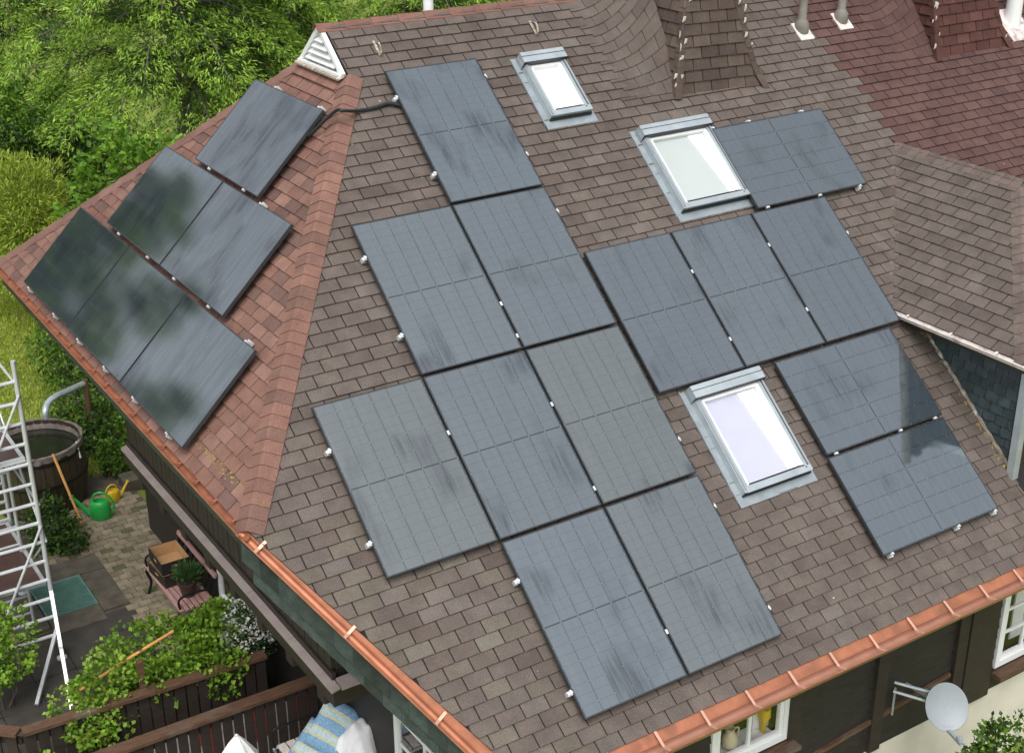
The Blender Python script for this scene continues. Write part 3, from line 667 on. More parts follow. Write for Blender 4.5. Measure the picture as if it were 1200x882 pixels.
# gable wall, lower
gwm = MB(); rb_ = RT / math.cos(TH) + .04
gwm.prism([(WX, WY + .3, -6.3), (WX, YN, -6.3), (WX, YN, zmain(WY) - rb_), (WX, 2 * RY - .6, ze - .36), (WX, .6, ze - .36), (WX, WY + .3, zmain(WY + .3) - rb_)], (.3, 0, 0)); gw = gwm.build('gable_wall', M_['darkwoodh'], house)
swx = None
def gwindow(y0, y1, z0, z1, x, cols_, rows_, parent):
    fw = .08; mb = MB()
    for a, b_, c, d in ((y0, y1, z0, z0 + fw), (y0, y1, z1 - fw, z1), (y0, y0 + fw, z0 + fw, z1 - fw), (y1 - fw, y1, z0 + fw, z1 - fw)): mb.box(x - .06, x - .002, a, b_, c, d)
    o = mb.build('window', M_['white'], parent)
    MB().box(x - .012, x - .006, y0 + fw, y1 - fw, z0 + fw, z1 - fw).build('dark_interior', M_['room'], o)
    for i in range(cols_):
        for j in range(rows_):
            a = y0 + fw + (y1 - y0 - 2 * fw) * i / cols_; b_ = y0 + fw + (y1 - y0 - 2 * fw) * (i + 1) / cols_; c = z0 + fw + (z1 - z0 - 2 * fw) * j / rows_; d = z0 + fw + (z1 - z0 - 2 * fw) * (j + 1) / rows_
            MB().box(x - .03, x - .026, a + .004, b_ - .004, c + .004, d - .004).build('pane', M_['glass'], o)
            if i: MB().box(x - .05, x - .031, a - .02, a + .02, c, d).build('muntin', M_['white'], o)
            if j: MB().box(x - .048, x - .031, a + .021, b_ - .021, c - .016, c + .016).build('muntin', M_['white'], o)
    return o
gwindow(-.75, .56, -5.3, -3.75, WX, 2, 4, house)['label'] = 'white gridded gable window below the slanting verge'
g2 = gwindow(4.55, 5.75, -5.55, -4.3, WX, 2, 2, house); g2['label'] = 'white gable window beside the bench'
MB().box(WX - .42, WX - .06, 4.5, 5.4, -5.62, -5.58).build('sill', M_['grey'], g2)
# upper storey: jettied box with vertical boards on a flashed ledge
BY0, BY1, BZ = .32, 6.44, -3.25
up = wall('upper_storey', BX + .05, WX + .1, BY0 + .04, BY1 - .04, BZ - .02, ze - .3, M_['room'])
y = BY0; bw = .155
while y < BY1 - .01:
    MB().box(BX - random.uniform(.0, .004), BX + .05, y + .007, min(y + bw, BY1) - .007, BZ + .12, ze - .25).build('board', M_['darkwood'], up); y += bw
y = BY0 + .02
k = 0
while k < 5: MB().box(BX + .05 + k * .155, BX + .195 + k * .155, BY0 - .012, BY0 + .04, BZ + .12, zmain(BY0) - .35).build('board', M_['darkwood'], up); k += 1
MB().box(BX - .022, BX + .02, BY0 - .05, BY1 + .04, BZ - .029, BZ + .10).build('sole_beam', M_['darkwood'], up)
led = MB(); led.box(BX - .07, WX + .05, BY0 - .16, BY1 + .06, BZ - .22, BZ - .03); ledge = led.build('ledge', M_['darkwood'], up)
led.c = []
y = BY0 - .19; k = 0
while y < BY1:
    y2 = min(y + 1.06, BY1 + .08); MB().obox((BX - .10, y + .004, BZ - .027), (.095, 0, .02), (0, y2 - y - .008, 0), (0, 0, .03)).build('ledge_cap', M_['ledge'], up); y = y2
MB().obox((BX + .012, BY0 - .19, BZ - .027), (.75, 0, 0), (0, .15, .03), (0, 0, .03)).build('ledge_cap', M_['ledge'], up)
MB().box(BX + .30, BX + .36, BY0 - .1, BY0 - .04, BZ + .03, BZ + .16).build('peg', M_['ledge'], up)
for k in range(8): MB().box(BX - .02, WX, BY0 + .2 + k * .78, BY0 + .36 + k * .78, BZ - .44, BZ - .221).build('joist', M_['darkwood'], up)
# screws on the ledge and soffit lights
for k in range(9): MB().lathe((BX - .05, BY0 + .1 + k * .7, BZ + .012), [(.012, 0), (.012, .008), (.004, .012)], 8).build('screw', M_['zinc'], up)
# back, far end
wall('rear_wall', WX + .3, XR, YN - .3, YN, -6.3, -2.6, M_['cream']); wall('end_wall', XR - .3, XR, WY + .3, YN - .3, -6.3, -2.2, M_['cream'])
bgab = MB(); bgab.prism([(XR - .28, WY + .3, -2.2), (XR - .28, YN - .3, -2.2), (XR - .28, RY, RZ0 - .5)], (-.1, 0, 0)); bgab.build('end_gable', M_['cream'], house)
# attic gable above the upper storey (closes the hip soffit)
sof = MB(); sof.box(XE + .1, WX + .2, YF + .1, YB - .1, ze - .34, ze - .30); sof.build('soffit', M_['darkwood'], house)
# ------------------------------------------------------------------ dormer
dorm = empty('dormer', (CHX, -1, -1), parent=house); dorm['label'] = 'slate clad dormer with hipped brown shingle roof'
DS = Frame((DEX, 0, DEZ), (0, -1, 0), (DRX - DEX, 0, DRZ - DEZ))
dpl = [DS.uv((DEX, DEY, DEZ)), DS.uv((DEX, DFY, DEZ)), DS.uv((DRX, DHY, DRZ)), DS.uv((DRX, DRY, DRZ))]
din = (sum(p[0] for p in dpl) / 4, sum(p[1] for p in dpl) / 4); DH = [hp(dpl[i], dpl[(i + 1) % 4], din) for i in range(4)]
dr = MB(); dr.prism([DS.p(u, v, -.004) for u, v in dpl], DS.n * -.12); dslope = dr.build('dormer_roof', M_['deck'], dorm)
def dcol(u, v): return tinted(random.choice([(.113, .092, .081), (.119, .099, .087), (.106, .085, .075)]), .07)
# tabs of the dormer slope (sub-level limit reached at house > dormer > shingle)
def dshingles(fr, planes, u0, u1, v0, v1, colf, parent, n):
    shingles(fr, lambda u, v: planes, u0, u1, v0, v1, colf, parent, n)
dshingles(DS, DH, dpl[0][0] - 1.8, dpl[1][0], dpl[0][1], dpl[2][1], dcol, dorm, 120)
DF = Frame((0, DFY, DEZ), (1, 0, 0), (0, DHY - DFY, DRZ - DEZ)); dfx = 2 * DRX - DEX
dfp = [DF.uv((DEX, DFY, DEZ)), DF.uv((dfx, DFY, DEZ)), DF.uv((DRX, DHY, DRZ))]; fin = ((dfp[0][0] + dfp[1][0]) / 2, dfp[2][1] / 3)
MB().prism([DF.p(u, v, -.004) for u, v in dfp], DF.n * -.12).build('front_slope', M_['deck'], dorm)
dshingles(DF, [hp(dfp[i], dfp[(i + 1) % 3], fin) for i in range(3)], DEX, dfx, 0, dfp[2][1], dcol, dorm, 0)
DB = Frame((dfx, 0, DEZ), (0, 1, 0), (-(DRX - DEX), 0, DRZ - DEZ)); dbp = [DB.uv((dfx, DFY, DEZ)), DB.uv((dfx, DEY, DEZ)), DB.uv((DRX, DRY, DRZ)), DB.uv((DRX, DHY, DRZ))]
MB().prism([DB.p(u, v, -.004) for u, v in dbp], DB.n * -.12).build('east_slope', M_['deck'], dorm)
a1 = inplane(DS, Vector((0, 1, 0)), (-1, 0, -1)); a2 = inplane(DB, Vector((0, 1, 0)), (1, 0, -1)); y = DHY - .05
while y < DRY + .1: vcap('ridge_cap', (DRX, y, DRZ), (DRX, y + .165, DRZ), a1, a2, .13, dorm, tinted((.135, .105, .092), .12), lift=.014); y += .14
d5 = (Vector((DRX, DHY, DRZ)) - Vector((DEX, DFY, DEZ))); l5 = d5.length; d5.normalize(); a1 = inplane(DS, d5, (-.2, 1, 0)); a2 = inplane(DF, d5, (1, -.2, 0))
for k in range(int(l5 / .135)): vcap('hip_cap', Vector((DEX, DFY, DEZ)) + d5 * (k * .135), Vector((DEX, DFY, DEZ)) + d5 * (k * .135 + .165), a1, a2, .13, dorm, tinted((.135, .105, .092), .12))
# valley tabs turning from the main roof into the dormer
VA = Vector((DEX, DEY, DEZ)); VBv = Vector((DRX, DRY, DRZ)); vdd = (VBv - VA); lv_ = vdd.length; vdd.normalize(); v1d = inplane(MAIN, vdd, (-1, .6, 0)); v2d = inplane(DS, vdd, (1, -1, 0)) 
v2d = DS.n.cross(vdd).normalized(); v2d = v2d if v2d.y < 0 else -v2d
for k in range(int(lv_ / .125)):
    p = VA + vdd * (k * .125); mb = MB(); wd = .065
    P = [p + v1d * wd + MAIN.n * .012 - vdd * .03, p + (MAIN.n + DS.n) * .008, p + v2d * wd + DS.n * .012 - vdd * .03]; Q = [q + vdd * .15 - (MAIN.n + DS.n) * .005 for q in P]
    mb.add(P + Q + [q - (MAIN.n + DS.n) * .008 for q in P], [(0, 1, 4, 3), (1, 2, 5, 4), (6, 7, 1, 0), (7, 8, 2, 1)]); o = mb.build('valley_tab', M_['sh_obj'], dorm); o.color = (*tinted((.15, .115, .10), .12), 1)
gutter('dormer_gutter', (DEX, DEY - .02, DEZ), (DEX, DFY - .1, DEZ), (-1, 0, 0), (0, 0, 1), dorm, M_['whitedirty'], .62, M_['whitedirty'], apdir=Vector((-1, 0, 0)), r=.045, apron=.008, skip_apron=True)
MB().box(DEX + .03, DEX + .06, DFY, DEY - .15, DEZ - .13, DEZ - .03).build('eave_board', M_['darkwood'], dorm)
# cheek: slates on a board, trimmed to the roof
ck = MB(); czt = DEZ + .02
def ycheek(z): return (z + OFF / math.cos(TH)) / math.tan(TH)
ck.prism([(CHX + .02, DFY + .16, zmain(DFY + .16) - .02), (CHX + .02, DFY + .16, czt), (CHX + .02, ycheek(czt), czt)], (.1, 0, 0)); cheek = ck.build('cheek_wall', M_['darkwood'], dorm)
CF = Frame((CHX + .02, 0, 0), (0, -1, 0), (0, 0, 1))
cp_ = [(-(DFY + .16), zmain(DFY + .16)), (-(DFY + .16), czt), (-ycheek(czt), czt)]; cin = (sum(p[0] for p in cp_) / 3, sum(p[1] for p in cp_) / 3); CH = [hp(cp_[i], cp_[(i + 1) % 3], cin) for i in range(3)]
sw_, sh_ = .17, .115; j = 0; v = cp_[0][1] - .1
while v < czt:
    u = -ycheek(czt) - .2 - (j % 2) * sw_ / 2
    while u < cp_[0][0]:
        poly = [(u + .003, v + .02), (u + .04, v), (u + sw_ - .003, v + .01), (u + sw_ - .003, v + sh_), (u + .003, v + sh_)]
        for h in CH: poly = clip(poly, h)
        if area(poly) > .0008:
            mb = MB(); wedge(mb, CF, poly, v, v + sh_, (1, 1, 1), random.uniform(0, .006)); o = mb.build('slate', M_['slate'], dorm); o.color = (*tinted((.034, .050, .056), .3), 1)
        u += sw_
    v += sh_; j += 1
MB().box(CHX - .06, CHX + .03, DFY + .07, DFY + .16, zmain(DFY + .16) - .05, czt).build('corner_board', M_['zinc'], dorm)
MB().box(CHX, dfx - .2, DFY + .17, DFY + .22, zmain(DFY + .2) - .6, czt).build('front_wall', M_['darkwood'], dorm)
fl_ = MB(); fa = MAIN.uv((CHX, ycheek(czt), czt)); fb = MAIN.uv((CHX, DFY + .1, zmain(DFY + .1))); fl_.fbox(MAIN, CHX - .005, CHX + .02, fb[1], fa[1], .0, .05); fl_.build('cheek_flashing', M_['mortar'], dorm)
# moss along the flashing
ms = MB()
for k in range(110):
    v = random.choice([random.uniform(fb[1], fb[1] + .75), random.uniform(fa[1] - .5, fa[1] + .12), random.uniform(fb[1], fa[1])]); u = CHX - .02 - abs(random.gauss(0, .025)); r_ = random.uniform(.005, .016)
    p = MAIN.p(u, v, .008); ms.lathe(p, [(r_, -.004), (r_ * .8, r_ * .5), (r_ * .3, r_ * .8)], 5, MAIN.n)
ms.build('moss', M_['moss'], dorm, kind='stuff')
# ------------------------------------------------------------------ shingled chimneys
def chimney(b0, b1, t0, t1, ztop, colf, label, flarecol):
    """b0,b1 front corners on the roof, t0,t1 front corners higher up"""
    b0, b1, t0, t1 = map(Vector, (b0, b1, t0, t1)); k = (ztop - b0.z) / (t0.z - b0.z); T0 = b0 + (t0 - b0) * k; k1 = (ztop - b1.z) / (t1.z - b1.z); T1 = b1 + (t1 - b1) * k1
    yb_ = RY + .55
    base = [b0 - Vector((0, 0, .3)), b1 - Vector((0, 0, .3)), Vector((b1.x, yb_ + .25, b1.z - .3)), Vector((b0.x, yb_ + .25, b0.z - .3))]; top = [T0, T1, Vector((T1.x, yb_ - .05, ztop)), Vector((T0.x, yb_ - .05, ztop))]
    mb = MB().add(base + top, [(0, 1, 5, 4), (1, 2, 6, 5), (2, 3, 7, 6), (3, 0, 4, 7), (4, 5, 6, 7), (3, 2, 1, 0)]); ch = mb.build('chimney', M_['deck'], house); ch['label'] = label
    eu = (b1 - b0).normalized(); ev = (T0 + T1 - b0 - b1); ev = (ev - eu * ev.dot(eu)).normalized(); fr = Frame(b0, eu, ev)
    q = [fr.uv(p) for p in (b0, b1, T1, T0)]; ci = (sum(p[0] for p in q) / 4, sum(p[1] for p in q) / 4); pl = [hp(q[i], q[(i + 1) % 4], ci) for i in range(4)]
    shingles(fr, lambda u, v: pl, -.2, q[1][0] + .2, 0, q[2][1], colf, ch, 90)
    # left face
    eu2 = Vector((0, -1, 0)); l0 = Vector((b0.x, yb_, b0.z)); ev2 = (T0 - b0); ev2 = (ev2 - eu2 * ev2.dot(eu2)).normalized(); f2 = Frame(l0 - Vector((.0, 0, .0)), eu2, ev2); q = [f2.uv(p) for p in (l0, b0, T0, Vector((T0.x, yb_ - .05, ztop)))]
    ci = (sum(p[0] for p in q) / 4, sum(p[1] for p in q) / 4); pl2 = [hp(q[i], q[(i + 1) % 4], ci) for i in range(4)]
    shingles(f2, lambda u, v: pl2, q[0][0] - .2, q[1][0] + .2, 0, q[2][1], colf, ch, 0)
    # bent caps down both front edges, feet kicked out
    def edge(a, b_, n1, n2, out):
        d = (b_ - a); l = d.length; d.normalize(); n = int(l / .17)
        for i in range(n):
            p = a + d * (i * .17 - .02); q_ = a + d * (i * .17 + .18); kick = max(0, 1 - i / 2.5) ** 2
            vcap('edge_cap', p + out * .09 * kick, q_ + out * .09 * max(0, 1 - (i + 1) / 2.5) ** 2, n1, n2, .085, ch, colf(0, 0), lift=.018)
    edge(b0, T0, fr.u, Vector((0, 1, 0)), Vector((-.5, -.9, 0)) * .8); edge(b1, T1, -fr.u, Vector((0, 1, 0)), Vector((.9, -.5, -.1)))
    # pale lichen and worn edges
    for kk in range(20):
        e0, e1 = random.choice([(b0, T0), (b0, T0), (b1, T1)]); s_ = random.random() ** .8 * .62; p = e0 + (e1 - e0) * s_ + Vector((random.uniform(-.07, .07), -.028, 0))
        if e0 is b1: p += Vector((0, -.01, 0))
        mb = MB(); a = random.uniform(.008, .03); h = random.uniform(.015, .09); mb.add([p + Vector((-a, 0, 0)), p + Vector((a * .6, -.003, h * .2)), p + Vector((a, 0, h)), p + Vector((-a * .4, .003, h * 1.1)), p + Vector((0, -.012, h * .5))], [(0, 1, 4), (1, 2, 4), (2, 3, 4), (3, 0, 4)]); mb.build('lichen_patch', M_['lichen'], ch)
    MB().box(T0.x - .06, T1.x + .06, T0.y - .06, yb_ + .01, ztop, ztop + .08).build('cap_slab', M_['concrete'], ch)
    # flare on the left: courses sweep up from the roof to the chimney
    u_s, u_e = b0.x - .78, b0.x + .10; vv0 = MAIN.uv(b0)[1] + .02; nrow = int((VR - .1 - vv0) / TE); nt_ = 4
    def fp(u, v, h):
        s_ = max(0, (u - u_s) / (u_e - u_s)); ramp = min(1, max(0, (v - vv0) / .75)); return MAIN.p(u, v, 0) + Vector((0, .02, .50 * ramp * s_ ** 2.4)) + MAIN.n * h
    for j in range(nrow):
        v = vv0 + j * TE; off = (j % 2) * .11
        for i in range(nt_):
            ua, ub = u_s + i * .22 + off + .004, u_s + (i + 1) * .22 + off - .004
            ub = min(ub, u_e)
            if ub - ua < .03: continue
            P = []; F = []
            for s_ in range(4):
                u = ua + (ub - ua) * s_ / 3; P += [fp(u, v, .034), fp(u, v + TE * 1.25, .018), fp(u, v, -.0)]
            for s_ in range(3): F += [(s_ * 3, s_ * 3 + 3, s_ * 3 + 4, s_ * 3 + 1), (s_ * 3 + 2, s_ * 3 + 5, s_ * 3 + 3, s_ * 3)]
            F += [(0, 1, 2), (11, 10, 9)]
            o = MB().add(P, F).build('shingle', M_['sh_obj'], ch); o.color = (*flarecol(), 1)
M_['lichen'] = pm('pale_lichen', (.42, .39, .33), .95, var=.3, scale=40, fine=.3)
def dk(u, v): return tinted(random.choice([(.085, .062, .052), (.075, .055, .048), (.098, .074, .062)]), .14)
def dkr(u, v): return tinted(random.choice([(.085, .036, .031), (.075, .033, .029), (.095, .042, .036)]), .14)
cz = onmain((792, 112)); cz1 = onmain((890, 100)); ct0 = aty((803, 0), cz[1] + .16); ct1 = aty((866, 0), cz1[1] + .16)
chimney(cz, cz1, ct0, ct1, 3.7, dk, 'dark brown shingle clad chimney with pale lichen on its edges', lambda: tuple(x * .9 for x in brown(0, 0)))
cz = onmain((1097, 68)); cz1 = onmain((1178, 54)); ct0 = aty((1094, 0), cz[1] + .13); ct1 = aty((1166, 0), cz1[1] + .13)
chimney(cz, cz1, ct0, ct1, 3.4, dkr, 'reddish shingle clad chimney beside the white pipe', lambda: tuple(x * .92 for x in oldred()))
ms = MB()
for k in range(70):
    u, v = random.uniform(-1.2, 9), random.uniform(-3.6, 4); px_ = pr(MAIN.p(u, v)); r_ = random.choice([.004, .005, .007, .012])
    if mainplanes(u, v) is None or min(h[0] * u + h[1] * v + h[2] for h in mainplanes(u, v)) < .1 or covered(u, v): continue
    ms.lathe(MAIN.p(u, v, .014), [(r_, -.006), (r_ * .9, r_ * .3), (r_ * .3, r_ * .5)], 6, MAIN.n)
ms.build('lichen_specks', M_['lichen'], main_roof, kind='stuff')
# white pipe, grey vent pipes, hooks, small cap behind the ridge
def pipe(px, r, h, mat, name, dome=True):
    p = Vector(onmain(px)); o = empty(name, p, parent=house); b_ = MB(); uv = MAIN.uv(p); b_.fbox(MAIN, uv[0] - r * 2.1, uv[0] + r * 2.1, uv[1] - r * 2.8, uv[1] + r * 2.2, .004, .028); b_.build('flashing', M_['whitedirty'], o)
    mb = MB()
    if dome: mb.lathe(p, [(r * 1.6, -.02), (r * 1.75, .05), (r * 1.6, .11), (r * 1.1, .15), (r, .16), (r, h), (r * 1.15, h), (r * 1.15, h + .03)], 16)
    else: mb.lathe(p, [(r, -.15), (r, h)], 16)
    mb.build('pipe', mat, o, smooth=True); return o
M_['vent'] = pm('weathered_grey_plastic', (.17, .16, .14), .7, var=.2, scale=9)
pipe((939, 37), .055, .42, M_['vent'], 'vent_pipe'); pipe((985, 25), .055, .42, M_['vent'], 'vent_pipe')
pipe((1186, 28), .11, .9, M_['white'], 'flue_pipe', False)
for px in ((441, 58), (624, 34)):
    uv = MAIN.uv(onmain(px)); mb = MB(); mb.fbox(MAIN, uv[0] - .015, uv[0] + .015, uv[1] - .1, uv[1] + .1, .016, .022); mb.tube([MAIN.p(uv[0], uv[1] - .1, .02), MAIN.p(uv[0], uv[1] - .1, .06), MAIN.p(uv[0], uv[1] - .04, .10), MAIN.p(uv[0] + .01, uv[1] + .01, .09)], .011, 6); mb.tube([MAIN.p(uv[0], uv[1] - .04, .1), MAIN.p(uv[0] + .05, uv[1] + .06, .03)], .009, 6); mb.build('roof_hook', M_['mortar'], house)
vc = MB(); px = aty((502, 8), RY + .5); vc.lathe((px[0], px[1], RZ0 - .6), [(.06, 0), (.06, .72), (.1, .73), (.1, .80), (.085, .80), (.085, .83), (.1, .84), (.09, .88), (.02, .9)], 18); vc.build('flue_cap', M_['white'], house, smooth=True)
# ------------------------------------------------------------------ skylights
def skylight(rc, blind, lit_reveal, label):
    u0, u1, v0, v1 = rc; o = empty('skylight', MAIN.p((u0 + u1) / 2, v0), parent=house); o['label'] = label
    fl = MB(); fl.fbox(MAIN, u0, u1, v0, v1, .010, .022); fl.fbox(MAIN, u0 - .012, u0, v0 + .05, v1, .008, .034); fl.build('flashing', M_['flash'], o)
    a, b_, c, d = u0 + .072, u1 - .05, v0 + .115, v1 - .03; H = .105; fw = .07
    fr = MB(); fr.fbox(MAIN, a, a + fw, c, d, .022, H); fr.fbox(MAIN, b_ - fw, b_, c, d, .022, H); fr.fbox(MAIN, a + fw, b_ - fw, c, c + .05, .022, H - .01); fr.fbox(MAIN, a + fw, b_ - fw, d - .05, d, .022, H); fr.build('frame', M_['zinc'], o)
    # narrow dark groove and raised strips along the sides
    for uu in (a + .012, b_ - .034): MB().fbox(MAIN, uu, uu + .022, c + .02, d - .13, H, H + .012).build('side_strip', M_['grey'], o)
    for uu in (a + .035, b_ - .042): MB().fbox(MAIN, uu, uu + .006, c + .02, d - .13, H, H + .004).build('seal', M_['rubber'], o)
    hd = MB(); hd.fbox(MAIN, a - .012, b_ + .012, d - .13, d + .01, H - .03, H + .045); hd.build('hood', M_['zinc'], o)
    MB().fbox(MAIN, a - .016, b_ + .016, d - .138, d - .13, H - .03, H + .050).build('hood_seam', M_['rubber'], o)
    MB().fbox(MAIN, a - .013, b_ + .013, d - .05, d - .044, H + .0452, H + .049).build('hood_groove', M_['rubber'], o)
    MB().fbox(MAIN, a - .014, a - .012, d - .13, d + .01, .022, H - .03).build('hood_cheek', M_['grey'], o)
    iu0, iu1, iv0, iv1 = a + fw, b_ - fw, c + .05, d - .13
    # inner sash: sloping white bevel around the glass
    sa = MB(); t_ = .038
    for (x0, x1, y0, y1) in ((iu0, iu0 + t_, iv0, iv1), (iu1 - t_, iu1, iv0, iv1), (iu0 + t_, iu1 - t_, iv0, iv0 + t_), (iu0 + t_, iu1 - t_, iv1 - t_, iv1)): sa.fbox(MAIN, x0, x1, y0, y1, .03, H - .022)
    sa.build('sash', M_['white'], o)
    gu0, gu1, gv0, gv1 = iu0 + t_, iu1 - t_, iv0 + t_, iv1 - t_
    MB().fbox(MAIN, gu0, gu1, gv0, gv1, .020, .030).build('blind', blind, o)
    if lit_reveal:
        rv = MB(); p = [(gu1 - .012, gv0 + .004), (gu1 - .012, gv1 - .01), (gu1 - (gu1 - gu0) * lit_reveal[0], gv1 - .01), (gu1 - (gu1 - gu0) * lit_reveal[1], gv0 + .004)]
        rv.prism([MAIN.p(u, v, .032) for u, v in p], MAIN.n * .012); rv.build('lit_reveal', M_['blind'], o)  # flat white wedge over the blind, painted as the lit side of the well
    MB().fbox(MAIN, gu0 - .004, gu1 + .004, gv0 - .004, gv1 + .004, .062, .068).build('pane', M_['glass'], o)
    # lower sash rail with rounded weather bar
    MB().fbox(MAIN, a + .02, b_ - .02, c - .012, c + .052, H - .004, H + .018).build('bottom_rail', M_['zinc'], o)
    g_ = MB(); pts = [MAIN.p(a + .09, c + .07, H + .004), MAIN.p(b_ - .13, c + .07, H + .004), MAIN.p(b_ - .095, c + .062, H + .004), MAIN.p(b_ - .075, c + .03, H + .02)]; g_.tube(pts, .008, 6); g_.build('weather_bar', M_['black'], o)
    MB().fbox(MAIN, a, b_, c - .02, c - .004, .022, .06).build('shadow_gap', M_['rubber'], o)
skylight(SKYUV[0], M_['blind'], None, 'small skylight with pure white blind near the ridge')
skylight(SKYUV[1], M_['blindgr'], (.30, .12), 'large skylight with pale greenish blind beside a landscape solar panel')
skylight(SKYUV[2], M_['blindlav'], (.34, .18), 'large skylight with pale lavender blind between solar panels')
# ------------------------------------------------------------------ solar panels
def panel_meshes():
    fr = MB(); t_ = .011; h = .035; w_, l_ = PW, PHH
    for a, b_, c, d in ((0, w_, 0, t_), (0, w_, l_ - t_, l_), (0, t_, t_, l_ - t_), (w_ - t_, w_, t_, l_ - t_)): fr.box(a, b_, c, d, -h, 0)
    lam = MB(); lam.box(t_, w_ - t_, t_, l_ - t_, -.010, -.0015)
    return fr.mesh('frame'), lam.mesh('laminate')
MF, ML = panel_meshes(); MF.materials.append(M_['edge']); ML2 = ML.copy(); ML.materials.append(M_['panel']); ML2.materials.append(M_['panel_l'])
def clampmesh():
    mb = MB(); mb.box(-.035, .10, -.022, .022, -.085, -.045)            # rail end
    mb.box(-.020, .02, -.024, .024, -.045, -.006); mb.box(-.038, -.016, -.014, .014, -.06, -.025); mb.lathe((-.006, 0, -.004), [(.013, 0), (.013, .008), (.006, .010)], 8)
    me = mb.mesh('clamp'); me.materials.append(M_['alu']); return me
MC = clampmesh()
def midclampmesh():
    mb = MB(); mb.box(-.012, .012, -.022, .022, -.02, .003); mb.lathe((0, 0, .004), [(.009, 0), (.009, .006), (.004, .008)], 8); me = mb.mesh('clamp'); me.materials.append(M_['alu']); return me
MM = midclampmesh()
PGROUP = {}
def panel(fr, rect, land, left, label, clamps=(), mids=()):
    u0, u1, v0, v1 = rect
    if land:
        p = fr.p(u1, v0); X, Y, Z = fr.v, -fr.u, fr.n
    else: p = fr.p(u0, v0); X, Y, Z = fr.u, fr.v, fr.n
    o = bpy.data.objects.new('solar_module', None); col.objects.link(o); o.empty_display_size = .1
    mt = Matrix(((X.x, Y.x, Z.x, p.x), (X.y, Y.y, Z.y, p.y), (X.z, Y.z, Z.z, p.z), (0, 0, 0, 1))); o.matrix_world = mt; MW[o.name] = mt
    props(o, label, 'solar panel', 'black solar panels on the hip roof' if left else 'black solar panels on the main roof')
    for nm, me in (('frame', MF), ('laminate', ML2 if left else ML)):
        c = bpy.data.objects.new(nm, me); col.objects.link(c); c.parent = o
        g_ = 1.0 if ('greyish' in label or 'streaky upright' in label) else .7 if 'bare shingles' in label else random.uniform(0, .25); c.color = (g_, 0, 0, 1)
    for side, f in clamps:          # side of the rectangle in roof terms: l r t b ; f fraction
        if side == 'l': q = fr.p(u0, v0 + (v1 - v0) * f); d = fr.u
        elif side == 'r': q = fr.p(u1, v0 + (v1 - v0) * f); d = -fr.u
        elif side == 't': q = fr.p(u0 + (u1 - u0) * f, v1); d = -fr.v
        else: q = fr.p(u0 + (u1 - u0) * f, v0); d = fr.v
        e = fr.n.cross(d); m2 = Matrix(((d.x, e.x, fr.n.x, q.x), (d.y, e.y, fr.n.y, q.y), (d.z, e.z, fr.n.z, q.z), (0, 0, 0, 1)))
        c = bpy.data.objects.new('clamp', MC); col.objects.link(c); c.parent = o; c.matrix_basis = mt.inverted() @ m2
    for side, f in mids:
        if side == 'r': q = fr.p(u1 + .01, v0 + (v1 - v0) * f); d = fr.u
        else: q = fr.p(u0 + (u1 - u0) * f, v0 - .012); d = fr.v
        e = fr.n.cross(d); m2 = Matrix(((d.x, e.x, fr.n.x, q.x), (d.y, e.y, fr.n.y, q.y), (d.z, e.z, fr.n.z, q.z), (0, 0, 0, 1)))
        c = bpy.data.objects.new('clamp', MM); col.objects.link(c); c.parent = o; c.matrix_basis = mt.inverted() @ m2
    return o
LAB = {'P1': ('upright solar panel nearest the little gable vent, with the black cable at its side', [('l', .80), ('l', .22), ('r', .86), ('r', .24)], []),
 'P2': ('upright solar panel directly below the cable panel, right of the column top', [('r', .82)], []),
 'P3': ('upright solar panel beside the hip, left of the panel under the cable panel', [('l', .78), ('l', .26)], [('r', .3), ('r', .08)]),
 'P4': ('greyish green tinged solar panel standing out alone towards the red hip', [('l', .74), ('l', .2)], [('r', .65)]),
 'P5': ('upright solar panel between the panel nearest the hip and the streaky panel', [], [('r', .64), ('r', .1)]),
 'P6': ('streaky upright solar panel beside the lavender skylight', [('r', .22)], []),
 'P7': ('lowest upright solar panel on the hip side, two clamps on its free edge', [('l', .78), ('l', .15)], [('r', .25)]),
 'P8': ('lowest upright solar panel next to the bare shingles under the lavender skylight', [('r', .8), ('r', .16)], []),
 'P9': ('upright solar panel touching the streaky column, left of three above the lavender skylight', [], [('r', .7), ('r', .2)]),
 'P10': ('upright solar panel below the greenish skylight, middle of three in its row', [], [('r', .75), ('r', .25)]),
 'P11': ('upright solar panel beside the dormer valley, right end of its row of three', [('r', .7)], []),
 'P12': ('landscape solar panel beside the greenish skylight, topmost on its side', [('t', .02), ('t', .34), ('t', .83), ('b', .93)], [('b', .08), ('b', .55)]),
 'P13': ('landscape solar panel beside the lavender skylight with the dormer mirrored in it', [], [('b', .07), ('b', .62), ('b', .93)]),
 'P14': ('lowest landscape solar panel near the dormer cheek and copper gutter', [('b', .07), ('b', .64), ('b', .97)], [])}
for nm, k, cu, vt in panels: panel(MAINP, prect(k, cu, vt), k == 'land', False, *LAB[nm])
LL = ['lower row hip panel at the far end, most darkly mirroring the trees', 'middle panel of the lowest hip row along the copper gutter', 'bright lower row hip panel nearest the hip ridge caps',
      'second row hip panel on the far side', 'second row hip panel nearest the hip ridge caps', 'single top hip panel where the black cable ends']
CLB = [[], [], []]
for a_ in [LEFT.uv(onleft(p, -.04))[0] for p in ((33, 343), (62, 374), (91, 403), (122, 435), (156, 471), (196, 512))]:
    for i_ in range(3):
        if LRECT[i_][0] <= a_ < LRECT[i_][1]: CLB[i_].append(('b', (a_ - LRECT[i_][0]) / PHH))
